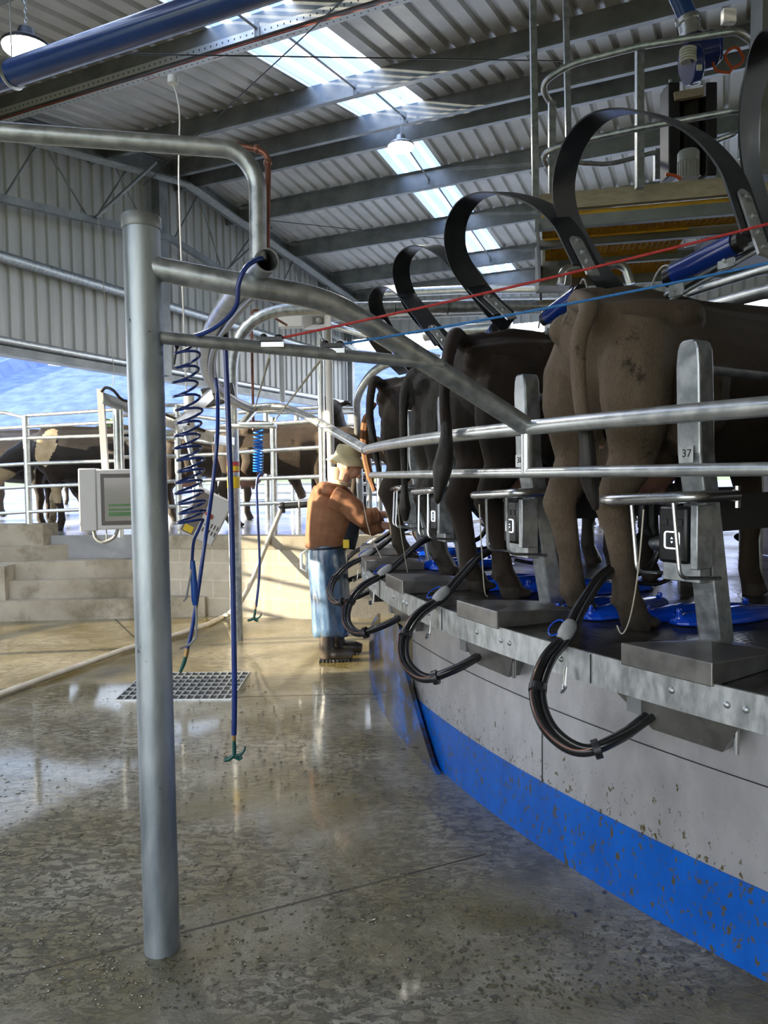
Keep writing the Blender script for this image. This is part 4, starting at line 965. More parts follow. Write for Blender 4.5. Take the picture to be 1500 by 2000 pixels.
for s,dx in ((-1,0),(1,.07)):
    b=B(); f=w(dx,s*.12,0)
    tube(b,[f+V((-.015,0,.36)),f+V((-.02,0,.22)),f+V((-.025,0,.10)),f+V((-.02,0,.03))],[.075,.068,.066,.062],14)
    tube(b,[f+V((-.05,0,.055)),f+V((.05,0,.065)),f+V((.13,0,.060)),f+V((.195,0,.05))],[(.055,.055),(.062,.055),(.052,.058),(.03,.04)],14,up=V((0,0,1)))
    me=fuse(b,.008,3); M('boot',me,BOOT,man)
    b=B()
    for k in range(9): box(b,f+V((-.08+.03*k,0,.010)),(.018,.10 if k<6 else .08,.022))
    box(b,f+V((.04,0,.022)),(.25,.09,.012)); M('boot_sole',b,BLACKP,man,bevel=.003)
# bucket hat
hm=Matrix.Rotation(rad(10),3,'Y'); ht=hc+V((-.012,0,.055)); b=B()
lathe(b,[(.172,-.052),(.150,-.018),(.112,.012),(.106,.03),(.100,.085),(.085,.105),(.0,.112),(.0,.108),(.082,.101),(.096,.083),(.102,.028),(.108,.010),(.147,-.021),(.169,-.056)][::-1],ht,32,hm@V((0,0,1)),1.0,1.0)
for v in b.verts:
    a=math.atan2(v.co.y-ht.y,v.co.x-ht.x); rr_=math.hypot(v.co.y-ht.y,v.co.x-ht.x)
    if rr_>.13: v.co.z+=.012*math.sin(2*a+1)+.006*math.sin(5*a)
hat=M('bucket_hat',b,HATM,man)
b=B(); tube(b,[ht+hm@V((.107*math.cos(a),.107*math.sin(a),.02)) for a in [2*PI*k/24 for k in range(24)]],.005,6,closed=True); M('hat_band',b,HATM,hat)
b=B(); tube(b,[w(.105+.066*math.cos(a),.072*math.sin(a),1.50-.02*math.cos(a)) for a in [2*PI*k/16 for k in range(16)]],.020,8,closed=True); tube(b,[w(.075,0,1.49),w(.08,0,1.56),w(.085,0,1.63)],[(.05,.07),(.045,.07),(.04,.06)],12,up=V((1,0,0)))
M('neck_scarf',b,mat('cream_scarf',(.60,.50,.34),(.68,.58,.42),rough=.9,scale=12),man)
b=B(); box(b,ay(676,1062,6.2),(.05,.03,.07)); M('waist_tag',b,YELL,man,label='yellow tag at the waist')
# ============================================================ YARD FENCES AND FITTINGS
def fence(nm,lab,posts,rails,mr=GALVB,pr=.038,rr=.021,group=None):
    """posts: (px, ytop, Y, zbase); rails: list of pixel polylines (px,py,Y)"""
    t=T(nm,lab,'fence',ay(posts[0][0],posts[0][1],posts[0][2]).to_2d().to_3d()+V((0,0,posts[0][3])),0,group)
    for px,yt,Y,zb in posts:
        p=ay(px,yt,Y); b=B(); cyl(b,(p.x,p.y,zb),p,pr,14); M('post',b,mr,t)
    for r in rails:
        b=B(); tube(b,[ay(*p) for p in r],rr,10); M('rail',b,mr,t)
    return t
L=[(-120,830,805,798),(-120,848,834,824),(-120,856,856,850),(-120,905,906,900),(-120,953,951,944),(-120,1005,1000,992)]
rl=[]
for (x,a,c,d) in L: rl.append([(-120,a,8.9),(0,c+3 if a>820 else c,8.75),(50,c,8.7),(228,d,8.3)])
rl[0]=[(-120,806,8.9),(10,806,8.8),(48,816,8.7),(50,812,8.7),(228,800,8.3)]
fence('pipe_fence','galvanised six-rail pipe fence on the kerb at the left of the yard',[(50,812,8.7,1.03),(228,797,8.3,PH)],rl)
M2=[(791,797),(809,822),(842,842),(855,870),(891,886),(940,935),(989,985)]
fence('pipe_fence','galvanised pipe fence on the block wall between the thick post and the stickered post',[(345,791,8.75,PH),(450,800,8.65,PH)],[[(232,a+2,8.35),(345,a,8.75),(452,c,8.65)] for a,c in M2],rr=.024)
fence('pipe_fence','galvanised four-rail pipe fence on the block wall behind the worker',[(625,640,8.5,PH),(533,815,8.58,PH)],[[(455,y,8.62),(625,y-(5 if y>900 else 10),8.5)] for y in (806,832,884,936,985)],rr=.026)
t=T('yard_post','slim tall white painted post beside the thicker fence post','post',ah(645,1040,PH))
p=ay(640,630,8.45); b=B(); cyl(b,(p.x+.02,p.y,PH),p,.042,14); M('post',b,WHITEP,t)
b=B(); tube(b,rnd([p+V((.0,0,-.02)),ay(760,668,8.1),ay(860,700,7.9)],.05,3),.035,12); M('cross_arm',b,GALVB,t)
# distant fences right of the worker and behind
def farf(lab,x0,x1,ys,Y,n):
    ps=[(x0+(x1-x0)*k/n,ys[0],Y,PH) for k in range(n+1)]
    fence('pipe_fence',lab,ps,[[(x0,y,Y),(x1,y,Y)] for y in ys],rr=.03,pr=.05)
farf('bright distant pipe fence between the worker and the farthest cow',680,760,(868,886,905,925,945,965),11.5,4)
farf('pale distant pipe fence across the back of the yard',330,620,(905,925,945,962,975),17,6)
farf('distant pipe rails high behind the stickered post',520,700,(797,806,830),12.5,3)
t=T('bent_pipe_post','bent galvanised gate pipe behind the rust-tailed cow','post',ah(700,1010,PH))
b=B(); tube(b,rnd([ah(705,1010,PH),ay(697,770,9.0),ay(735,715,8.8),ay(800,700,8.6)],.3,6),.05,14); M('pipe',b,GALVB,t)
# speaker horn, white box, conduit, downpipe
t=T('horn_speaker','cream horn loudspeaker on the conduit above the tall white posts','loudspeaker',ay(622,622,8.2))
c=ay(622,626,8.2); b=B(); hd_=V((-.12,-1,-.1)).normalized(); x,y,_=axes(hd_)
rings=[]
for s_,d_ in ((.03,-.14),(.04,-.06),(.06,0),(.10,.06),(.125,.09)):
    rings.append([b.verts.new(c+hd_*d_+x*(a*s_*1.25)+y*(e*s_*.85)) for a,e in ((-1,-1),(1,-1),(1,1),(-1,1))])
for p,q in zip(rings,rings[1:]):
    for k in range(4): b.faces.new((p[k],p[(k+1)%4],q[(k+1)%4],q[k]))
b.faces.new(rings[0]); o=M('horn',b,WHITEP,t,smooth=False); so=o.modifiers.new('t','SOLIDIFY'); so.thickness=.008
b=B(); lathe(b,[(.02,-.05),(.035,0),(.02,.03),(0,.035)],c,14,hd_); M('horn_core',b,GREYP,t)
b=B(); tube(b,[c+V((0,.08,-.02)),c+V((0,.1,-.12)),c+V((.04,.1,-.2))],.012,8); M('bracket',b,GALV,t)
t=T('junction_cabinet','small white electrical box left of the horn loudspeaker','electrical box',ay(568,625,8.25))
b=B(); box(b,ay(568,626,8.25),(.26,.12,.16)); M('case',b,WHITEP,t,bevel=.008)
b=B(); cyl(b,ay(548,615,8.3),ay(640,612,8.3),.014,8); bar(b,ay(640,616,8.3),ay(720,612,8.3),.04,.12); M('cable_tray',b,GALV,t)
t=T('copper_pipe','thin copper pipe running down from the tie on the arched pipe to the blue coil','copper pipe',ay(492,612,7.4))
b=B(); tube(b,rnd([ay(560,635,7.7),ay(515,608,7.4),ay(491,604,7.35),ay(495,840,7.0)],.06,4),.013,8); M('pipe',b,COPPER,t)
t=T('conduit_pipe','grey plastic conduit hanging at the shed corner','conduit',ay(553,786,13.0))
b=B(); cyl(b,ay(549,600,13.2),ay(552,786,13.2),.05,10); M('pipe',b,GREYP,t)
# far-post fittings: switch box on the stickered post, arms
t=T('switch_box','black switch box with square windows high on the stickered post','switch box',ay(425,772,6.9))
b=B(); box(b,ay(428,772,6.9),(.30,.10,.17),Matrix.Rotation(-.2,3,'Y')); M('case',b,DARKM,t,bevel=.01)
b=B()
for px in (414,424,434,446): 
    for py in (764,776): box(b,ay(px,py,6.83)+V((0,0,0)),(.035,.01,.035))
M('window_square',b,GREYP,t)
t=T('swing_arm','galvanised swing arm holding the white screen box','arm',ay(463,870,6.9))
A0=ay(200,778,5.9); A1=ay(415,855,6.6); A2=ay(455,862,6.95)
b=B(); bar(b,A0,A1,.035,.09); bar(b,A1,A2,.035,.07); M('arm_beam',b,GALVB,t,smooth=False)
b=B(); bar(b,ay(196,760,5.9),ay(206,918,5.9),.05,.03); M('drop_bar',b,WHITEP,t,smooth=False)
b=B(); tube(b,cr([ay(198,765,5.88),ay(207,757,5.87),ay(222,763,5.87),ay(238,780,5.9),ay(262,787,5.95),ay(330,812,6.2),ay(400,842,6.5)],6),.012,8); M('arm_cable',b,BLACKP,t)
b=B(); cyl(b,ay(228,800,5.92),ay(231,918,5.95),.03,12); cyl(b,ay(236,800,5.92),ay(239,918,5.95),.018,10); M('support_tube',b,GALVB,t)
t=T('screen_box','white enclosure with dark-framed touch screen hanging beside the thick post','screen enclosure',ay(205,1035,5.85))
q=ay(206,975,5.85); rz=Matrix.Rotation(rad(13),3,'Z')
b=B(); box(b,q+rz@V((.035,0,0)),(.40,.20,.47),rz); e=M('case',b,WHITEP,t,bevel=.01)
b=B(); box(b,q+rz@V((-.115,.02,0)),(.13,.26,.485),rz); M('side_case',b,WHITEP,t,bevel=.01)
BZ=mat('brown_screen_bezel',(.10,.08,.07),rough=.35); SCR=mat('screen_glass_reflection_tint',(.33,.29,.28),(.42,.36,.34),rough=.08,scale=2)  # pinkish reflection painted into the screen glass colour
b=B(); box(b,q+rz@V((.115,-.101,.0)),(.27,.012,.40),rz); bz=M('bezel',b,BZ,t,bevel=.003)
b=B(); box(b,q+rz@V((.115,-.109,.0)),(.215,.004,.335),rz); sc=M('screen',b,SCR,bz,smooth=False)
b=B()
for dz,h in ((-.045,.018),(-.08,.016),(-.115,.03)): box(b,q+rz@V((.125,-.112,dz)),(.18,.002,h),rz)
M('display_band',b,mat('green_display_band',(.06,.20,.05),rough=.2),sc,smooth=False)
b=B(); tube(b,rnd([q+V((-.10,0,-.24)),q+V((-.09,0,-.31)),q+V((-.03,0,-.345)),q+V((.06,0,-.31)),q+V((.09,0,-.24))],.05,5),.014,10); tube(b,[q+V((.0,0,-.24)),q+V((0,0,-.33))],.005,8); M('cable_loop',b,GREYP,t)
# button panel hanging tilted
t=T('button_panel','tilted beige control panel with buttons and warning label behind the blue coil','control panel',ay(405,1060,5.6))
c=ay(402,1008,5.6); m3=Matrix.Rotation(rad(28),3,'Y')@Matrix.Rotation(rad(8),3,'Z')
b=B(); box(b,c,(.28,.12,.36),m3); o=M('case',b,WHITEP,t,bevel=.01)
b=B(); box(b,c+m3@V((-.07,-.062,0)),(.10,.006,.33),m3); M('side_strip',b,mat('brown_grey_strip',(.20,.16,.14),rough=.5),t)
b=B()
for i in range(5):
    for j in range(2): box(b,c+m3@V((.025+.024*i,-.064,-.04-.05*j)),(.006,.004,.034),m3)
M('label_bar',b,DARKM,t)
b=B(); lathe(b,[(.022,0),(.022,.012),(0,.018)],c+m3@V((.03,-.062,.02)),12,m3@V((0,-1,0))); lathe(b,[(.012,0),(.012,.012),(0,.016)],c+m3@V((0,-.062,.03)),12,m3@V((0,-1,0))); M('red_button',b,REDST,t)
b=B(); box(b,c+m3@V((-.07,-.067,-.13)),(.07,.002,.05),m3); M('warning_label',b,YELL,t)
b=B(); bar(b,ay(345,832,6.0),ay(412,770,6.6),.03,.09); M('panel_arm',b,GALVB,t); b=B(); bar(b,ay(360,835,6.0),ay(392,955,5.7),.03,.03); M('panel_drop',b,GALV,t)
# ============================================================ HOSES IN THE PIT
# coil hose by the thick post
t=T('coil_air_hose','dark blue coiled air hose with blow gun hanging behind the thick post','air hose',ay(365,1100,2.45))
P=cr([ay(512,505,2.33),ay(500,508,2.30),ay(480,523,2.28),ay(466,555,2.28),ay(462,595,2.30),ay(440,625,2.34),ay(400,650,2.40),ay(345,664,2.45)],8); b=B(); tube(b,P,.0075,10); M('lead_hose',b,BLUEH,t)
a0,a1=ay(362,668,2.45),ay(374,1022,2.45); P=[]; N_=15
zs=[]
for k in range(N_*20+1):
    f=k/(N_*20); g=f**.80 if f<1 else 1; g=f*1.25-.25*f*f if True else f
    c=a0.lerp(a1,min(1,g)); a=2*PI*k/20; R=.038+.006*math.sin(f*PI*.5); wob=.006*math.sin(f*23); P.append(c+V((R*math.cos(a)+wob,R*math.sin(a),.012*math.cos(a))))
b=B(); tube(b,P,.0045,8); M('coil',b,BLUEH,t)
b=B(); tube(b,cr([P[-1],ay(388,1035,2.45),ay(378,1060,2.45),ay(375,1105,2.45)],6),.0052,8); M('tail_hose',b,BLUEH,t)
b=B(); tube(b,[ay(376,1095,2.45),ay(377,1112,2.45),ay(379,1140,2.45),ay(380,1172,2.45),ay(381,1182,2.45)],[.008,.010,.0115,.011,.007],12); g=M('gun_body',b,mat('blue_gun_plastic',(.01,.09,.42),rough=.35),t)
b=B(); tube(b,[ay(382,1180,2.45),ay(384,1200,2.45),ay(383,1245,2.45),ay(372,1258,2.45),ay(352,1267,2.45)],[.004,.004,.0042,.0042,.004],8); M('gun_tube',b,GREYP,g)
b=B(); tube(b,[ay(374,1112,2.44),ay(369,1140,2.44),ay(364,1168,2.44),ay(358,1174,2.44)],.0035,8); M('gun_lever',b,GREYP,g)
b=B(); tube(b,[ay(346,660,2.45),ay(345,680,2.44),ay(340,712,2.44)],.0035,6); tube(b,[ay(345,665,2.45)+V((.025*math.cos(a)*0,.024*math.cos(a),.024*math.sin(a)-.003)) for a in [2*PI*k/12 for k in range(12)]],.003,6,closed=True); M('zip_tie',b,BLACKP,t)
def nozzle(parent,p,s=1.0,ang=.0,flip=1):
    m=Matrix.Rotation(ang,3,'Y'); q=lambda x,y,z: V(p)+m@V((x*s*flip,y*s,z*s))
    b=B(); cyl(b,q(0,0,.0),q(0,0,-.05),.012*s,12); M('brass_coupling',b,BRASS,parent)
    b=B(); tube(b,[q(0,0,-.05),q(0,0,-.10),q(-.002,0,-.14),q(-.035,0,-.165),q(-.06,0,-.17)],[.011*s,.013*s,.014*s,.014*s,.013*s],12); tube(b,[q(.005,0,-.145),q(.035,0,-.14),q(.058,0,-.115),q(.066,0,-.085)],[.011*s,.010*s,.008*s,.006*s],10); tube(b,[q(.0,0,-.15),q(.03,0,-.165),q(.045,0,-.155)],[.012*s,.011*s,.008*s],10); M('spray_gun',b,GREEN,parent)
t=T('wash_hose','thick dark blue wash hose hanging straight down with a green spray gun','hose',ay(457,1480,3.3))
b=B(); tube(b,cr([ay(440,645,3.3),ay(441,700,3.3),ay(447,850,3.3),ay(452,1000,3.3),ay(456,1200,3.3),ay(458,1345,3.3),ay(457,1435,3.3)],6),.0125,12); M('hose',b,BLUEH,t)
b=B(); tube(b,[ay(438,618,3.3),ay(439,635,3.3),ay(440,662,3.3)],[.014,.017,.016],10); M('hose_clamp',b,BLACKP,t)
nozzle(t,ay(457,1430,3.3),.75)
t=T('wash_hose','slim dark blue hose crossing behind the blow gun with a small green nozzle','hose',ay(355,1312,4.4))
b=B(); tube(b,cr([ay(421,738,4.6),ay(425,780,4.6),ay(424,860,4.5),ay(414,960,4.5),ay(400,1060,4.4),ay(386,1160,4.4),ay(373,1240,4.4),ay(365,1268,4.4)],6),.0125,10); M('hose',b,BLUEH,t)
b=B(); cyl(b,ay(366,1266,4.4),ay(363,1282,4.4),.014,10); M('brass_coupling',b,BRASS,t)
b=B(); tube(b,[ay(363,1282,4.4),ay(358,1298,4.4),ay(352,1313,4.4)],[.012,.013,.009],10); M('nozzle_tip',b,GREEN,t)
t=T('wash_hose','bright blue coiled hose hanging before the yard cow with a green spray gun','hose',ay(497,1215,6.9))
a0,a1=ay(505,838,6.9),ay(504,922,6.9); P=[]
for k in range(13*16+1):
    f=k/(13*16); g=f**.8; c=a0.lerp(a1,g); a=2*PI*k/16; P.append(c+V((.043*math.cos(a),.043*math.sin(a),0)))
b=B(); tube(b,P,.0075,8); M('coil',b,BLUEL,t)
b=B(); tube(b,cr([P[-1],ay(502,940,6.9),ay(503,1000,6.9),ay(507,1090,6.9),ay(505,1140,6.9),ay(500,1185,6.9)],6),.012,10); M('hose',b,BLUEH,t); nozzle(t,ay(500,1180,6.9),.95,.15)
# cream floor hose and its valve
t=T('floor_hose','long cream hose curving over the floor and up to the yard valve','hose',ah(130,1318,0))
FH=[ah(-60,1383,.028),ah(0,1357,.028),ah(60,1335,.028),ah(130,1310,.028),ah(200,1285,.028),ah(265,1262,.028),ah(345,1240,.028),ah(400,1222,.028),ah(440,1203,.03),ay(466,1180,7.5),ay(492,1135,7.9),ay(518,1070,8.1),ay(548,998,8.3)]
b=B(); tube(b,cr(FH,6),.026,12); M('hose',b,WHOSE,t)
b=B(); p=ay(552,988,8.3); ell(b,p,(.05,.04,.04)); cyl(b,p,p+V((0,0,-.08)),.03,10); cyl(b,p+V((.03,0,0)),ay(632,983,8.25),.035,12); M('valve',b,DARKM,t)
b=B(); p2=ay(612,984,8.26); cyl(b,p2,p2+V((.12,0,0)),.037,12); M('blue_sleeve',b,BLUEL,t)
b=B(); p3=ay(585,984,8.27); 
for k in (0,.12): tube(b,[p3+V((k,.042*math.cos(a),.042*math.sin(a))) for a in [2*PI*i/14 for i in range(14)]],.008,6,closed=True)
M('clamp',b,WHITEP,t)
# floor grate
t=T('floor_grate','galvanised grid drain grate set in the floor','grate',ah(400,1340,0))
A,Bq,Cq,D=ah(282,1316,0),ah(488,1314,0),ah(452,1367,0),ah(225,1369,0)
b=B()
up=V((0,0,.004))
for i in range(16):
    f=i/15; bar(b,A.lerp(Bq,f)+up,D.lerp(Cq,f)+up,.010,.012)
for j in range(8):
    f=j/7; bar(b,A.lerp(D,f)+up,Bq.lerp(Cq,f)+up,.012,.012)
M('grid',b,GALVB,t,smooth=False)
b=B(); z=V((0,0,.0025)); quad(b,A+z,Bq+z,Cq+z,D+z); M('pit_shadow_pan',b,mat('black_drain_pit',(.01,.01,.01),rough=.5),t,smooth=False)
# manure crumbs
b=B(); rnd_=random.Random(3)
def blob(p,s):
    g=bmesh.ops.create_icosphere(b,subdivisions=1,radius=1,matrix=Matrix.Translation(p)@Matrix.Rotation(rnd_.uniform(0,6),4,'Z')@Matrix.Diagonal((s*rnd_.uniform(.8,2.6),s,s*.28,1)))
    for v in g['verts']: v.co+=V((rnd_.uniform(-1,1),rnd_.uniform(-1,1),0))*s*.3
n=0
while n<2600:
    x,y=rnd_.uniform(0,1400),1330+640*rnd_.random()**1.1
    p=ah(x,y,0)
    if (p-V((CX,CY,0))).length<6.66: continue
    if noise.noise(V((p.x*1.1,p.y*1.1,3)))<rnd_.uniform(-.35,.3): continue
    blob(p+V((0,0,.001)),rnd_.uniform(.002,.0055)*(1.0 if rnd_.random()<.95 else 2.2)); n+=1
M('manure_crumbs',b,mat('dark_manure',(.07,.062,.035),(.16,.145,.09),rough=.2,scale=40),None,'small dark manure crumbs scattered on the wet floor','dirt',kind='stuff')
# cable bundle below the platform beside the worker
t=T('cable_bundle','tangled copper-coloured cables hanging under the platform behind the hose loops','cables',pol(6.3,4,.55))
for k in range(9):
    b=B(); r_2=random.Random(k); P=[pol(6.45-.25*r_2.random(),11-j*2.3,.72-.26*math.sin(j/5*PI)*(.6+.5*r_2.random())+.03*r_2.random()) for j in range(6)]; tube(b,cr(P,6),.007,6); M('cable',b,[COPPER,WHITEP,GREYP][k%3],t)
# ============================================================ OVERHEAD
def highbay(lab,px,py,Y,r,chain_top):
    c=ay(px,py,Y); t=T('high_bay_lamp',lab,'lamp',c,0,'high bay lamps')
    b=B(); lathe(b,[(r*.12,r*.95),(r*.30,r*.85),(r*.42,r*.45),(r*.8,r*.30),(r*1.03,r*.12),(r*1.03,r*.03),(r*1.0,0),(r*.99,.02*r),(r*.99,r*.08)],c,32); M('housing',b,DARKM if Y<8 else GALV,t)
    b=B(); lathe(b,[(r*1.0,r*.02),(r*.97,-.08*r),(r*.8,-.20*r),(0,-.26*r)],c,32); M('lens',b,LAMP,t)
    b=B(); top=c+V((0,0,r*.9)); 
    n=int((chain_top-top.z)/.035)
    for k in range(n):
        q=top+V((0,0,.0175+.035*k)); ax_=(V((1,0,0)) if k%2 else V((0,1,0)))
        tube(b,[q+ax_*(.010*math.cos(a))+V((0,0,.021*math.sin(a))) for a in [2*PI*i/8 for i in range(8)]],.003,5,closed=True)
    M('chain',b,GALVB,t)
    L_=bpy.data.lights.new('lamp_light','SPOT'); L_.energy=LAMPW; L_.spot_size=rad(150); L_.spot_blend=.5; L_.shadow_soft_size=r; L_.color=(1,.95,.85); L_.specular_factor=0
    o=bpy.data.objects.new('lamp_light',L_); COL.objects.link(o); o.location=c+V((0,0,-r*.3)); o.parent=t; o.matrix_parent_inverse=wm(t).inverted()
highbay('bright high bay lamp on a chain in the upper left corner',52,95,5.7,.17,6.3)
highbay('high bay lamp hanging under the ridge beside the skylight',783,287,10.4,.18,6.75)
# long blue pipe
t=T('blue_overhead_pipe','long blue painted pipe hung under the roof at the upper left','pipe',ay(0,150,4))
a=ay(-60,172,4.15); d=uv; b=B(); cyl(b,a-d*1.2,a+d*9,.066,28); M('pipe',b,BLUEPIPE,t)
c=ay(38,140,4.05); k=(c-a).dot(d); c=a+d*k; b=B(); x,y,_=axes(d)
tube(b,[c+x*(.069*math.cos(q))+y*(.069*math.sin(q)) for q in [2*PI*i/24 for i in range(24)]],.004,6,closed=True,flat=3.5); cyl(b,c+V((0,0,.07)),c+V((0,0,.5)),.004,6); M('hanger_band',b,GALVB,t)
# cable tray with red cables, along the purlin at t=6.6
t=T('cable_tray','perforated galvanised cable tray carrying red cables under a purlin','cable tray',ST(-5,6.72,5.95))
zz=roofz(6.7)-.30
def uvface(name,a,bq,h,m,par):
    bb=B(); uvl=bb.loops.layers.uv.new(); L=(bq-a).length
    f=quad(bb,a,bq,bq+h,a+h)
    for lp,q in zip(f.loops,((0,0),(L,0),(L,h.length),(0,h.length))): lp[uvl].uv=(q[0]+.0,q[1]+.0)
    f=bmesh.ops.solidify(bb,geom=bb.faces[:],thickness=.003) if False else None
    o=M(name,bb,m,par,smooth=False); so=o.modifiers.new('t','SOLIDIFY'); so.thickness=.003; return o
uvface('tray_side',ST(-8.5,6.52,zz-.02),ST(9,6.52,zz-.02),V((0,0,.08)),PERF,t)
uvface('tray_base',ST(-8.5,6.54,zz-.06),ST(9,6.54,zz-.06),wv*.085,PERF,t)
for k in range(4):
    b=B(); tube(b,[ST(-8.5+i*.9,6.555+.018*k,zz-.045+.012*math.sin(i*1.7+k*2)) for i in range(20)],.009,6); M('red_cable',b,REDC,t)
# hanging white cable
t=T('hanging_cable','thin white cable hanging from a round box on the cable tray','cable',ay(340,165,7.2))
p=ay(338,164,6.4); b=B(); cyl(b,p,p+V((0,0,.06)),.045,14); M('round_box',b,WHITEP,t)
b=B(); tube(b,cr([p,ay(345,185,6.4),ay(351,230,6.4),ay(349,330,6.4),ay(352,450,6.4),ay(358,600,6.4),ay(364,760,6.4),ay(370,815,6.4)],5),.007,8); M('cable',b,WHITEP,t)
b=B(); cyl(b,ay(369,770,6.4),ay(371,860,6.4),.045,12); M('tube_end',b,WHITEP,t)
t=T('loose_string','frayed string hanging from the gable steelwork down into the opening','string',ST(-8.5,8.4,5.3))
b=B(); tube(b,cr([ST(-8.45,8.38,5.38),ST(-8.45,8.42,4.7),ST(-8.45,8.5,3.9),ST(-8.4,8.55,3.2),ST(-8.42,8.53,2.95)],5),.006,6); M('string',b,CORD,t)
# roof tie wires
for a,c in ((ay(220,105,6.1),ay(1150,120,7.5)),(ay(670,0,5.8),ay(280,362,11.5)),(ay(520,430,13),ay(900,470,13))):
    b=B(); cyl(b,a,c,.006,6); M('ceiling_trim_wire',b,DARKM,None,kind='structure')
# cable tray down the gable
t=T('wall_cable_tray','galvanised cable tray following the far roof slope beside the gable','cable tray',ST(-8.3,12,6.2))
b=B(); bar(b,ST(-8.35,6,roofz(6)-.42),ST(-8.35,RT,roofz(RT)-.42),.16,.03); bar(b,ST(-8.35,RT,roofz(RT)-.42),ST(-8.35,17,roofz(17)-.42),.16,.03); M('tray',b,GALVB,t)
b=B()
for k in range(3): tube(b,[ST(-8.42+.05*k,6,roofz(6)-.39),ST(-8.42+.05*k,RT,roofz(RT)-.39),ST(-8.42+.05*k,17,roofz(17)-.39)],.012,6)
M('cable',b,GREYP,t)
# ------------------------------------------------------------ gantry over the platform
g=T('service_gantry','suspended service gantry with yellow floor grating and pipe handrails','gantry',ay(1050,405,5.5))
DH=3.50; g0=ah(1050,412,DH); 
gr=V((.975,-.22,0)).normalized(); gb=V((.22,.975,0)).normalized()
def G(s,t_,z): return g0+gr*s+gb*t_+V((0,0,z))
LEN=4.2
b=B(); bar(b,G(0,0,.05),G(LEN,0,.05),.05,.12,up=V((0,0,1))); M('timber_edge',b,TIMBER,g,label='raw timber edge board',smooth=False)
for y,z0,h in ((.05,-.08,.08),(.62,-.06,.06),(1.22,-.06,.06),(1.85,-.08,.09)):
    b=B(); bar(b,G(-.02,y,z0),G(LEN,y,z0),.02,h); bar(b,G(-.02,y+.02,z0-h/2),G(LEN,y+.02,z0-h/2),.05,.01); M('channel_beam',b,GALVD,g,smooth=False)
b=B(); bar(b,G(0,0,-.16),G(0,1.9,-.16),.02,.16); M('channel_beam',b,GALVD,g,smooth=False)
def grating(s0,s1,y0,y1):
    b=B(); n=int((s1-s0)/.045)
    for i in range(n+1): s=s0+(s1-s0)*i/n; bar(b,G(s,y0,-.02),G(s,y1,-.02),.008,.045)
    m=int((y1-y0)/.05)
    for j in range(m+1): y=y0+(y1-y0)*j/m; bar(b,G(s0,y,-.02),G(s1,y,-.02),.008,.045)
    M('floor_grating',b,YGRATE,g,smooth=False)
grating(.03,2.6,.08,.54); grating(.05,1.15,.60,1.19); grating(.1,1.15,1.24,1.84)
b=B(); prism(b,[(G(1.3,.72,0).x,G(1.3,.72,0).y),(G(3,.72,0).x,G(3,.62,0).y),(G(3,1.8,0).x,G(3,1.8,0).y),(G(1.3,1.8,0).x,G(1.3,1.8,0).y)],DH-.10,DH-.02); M('machine_bed',b,DARKM,g,label='dark machine base plate')
for px,y0,y1,Y in ((1043,-120,390,5.45),(1108,-40,315,6.4)):
    b=B(); a,c=ay(px-4,y0,Y),ay(px+3,y1,Y); bar(b,a,c,.045,.045); M('hanger_post',b,GALV,g,smooth=False)
for px,y0,y1,Y in ((1249,92,368,5.25),(1078,200,392,5.6),(1283,292,352,6.7)):
    b=B(); bar(b,ay(px,y0,Y),ay(px,y1,Y),.05,.05); M('rail_post',b,GALV,g,smooth=False)
b=B(); tube(b,rnd([ay(1084,215,5.75),ay(1054,165,5.6),ay(1110,126,5.45),ay(1250,90,5.2),ay(1440,60,4.9),ay(1475,85,5.0),ay(1450,180,5.6),ay(1447,310,5.7)],[.10,.12,.05,.05,.10,.1,.1],6),.024,12); M('top_rail',b,GALV,g)
b=B(); tube(b,rnd([ay(1080,340,5.75),ay(1055,300,5.6),ay(1110,280,5.45),ay(1250,250,5.2),ay(1440,215,4.9),ay(1470,225,5.0),ay(1445,258,5.9),ay(1390,278,6.1)],[.10,.12,.05,.05,.08,.08,.08],6),.022,12); M('mid_rail',b,GALV,g)
b=B(); tube(b,rnd([ay(1112,300,6.5),ay(1125,318,6.6),ay(1190,322,6.7),ay(1285,296,6.7)],[.1,.12,.05],5),.022,12); M('back_rail',b,GALV,g)
b=B()
for k in range(16):
    q=ay(1108,300,6.35)+V((0,0,-.035*k)); ax_=(V((1,0,0)) if k%2 else V((0,1,0))); tube(b,[q+ax_*(.012*math.cos(a))+V((0,0,.021*math.sin(a))) for a in [2*PI*i/8 for i in range(8)]],.003,5,closed=True)
M('chain',b,GALVB,g)
b=B(); bar(b,ay(1097,312,6.6),ay(1099,400,6.6),.07,.03); M('blue_plate',b,BLUEPIPE,g)
# machines standing on the gantry
t=T('black_motor_unit','tall black framed drive unit with grey ribbed motor on the gantry','motor unit',ay(1345,350,6.2))
b=B()
for px in (1308,1380): bar(b,ay(px,172,6.2),ay(px,352,6.2),.09,.20)
M('frame_post',b,DARKM,t,bevel=.01)
b=B(); cyl(b,ay(1344,200,6.25),ay(1344,352,6.25),.12,24); M('drum',b,mat('gloss_black_drum',(.014,.013,.012),rough=.22),t)
b=B(); bar(b,ay(1316,190,6.1),ay(1372,180,6.1),.05,.06); M('cross_bar',b,TIMBER,t)
b=B(); 
for px,py in ((1309,170),(1370,160)): cyl(b,ay(px,py-14,6.15),ay(px,py+5,6.15),.012,8)
M('rod_end',b,GALVB,t)
mo=T('ribbed_motor','grey ribbed electric motor in front of the black drum','motor',ay(1343,350,5.7))
c=ay(1344,352,5.7); b=B(); lathe(b,[(.072,0),(.072,.13),(.078,.131),(.078,.20),(.066,.215),(0,.217)],c,28); 
for k in range(20): a=2*PI*k/20; bar(b,c+V((.074*math.cos(a),.074*math.sin(a),.01)),c+V((.074*math.cos(a),.074*math.sin(a),.125)),.008,.008)
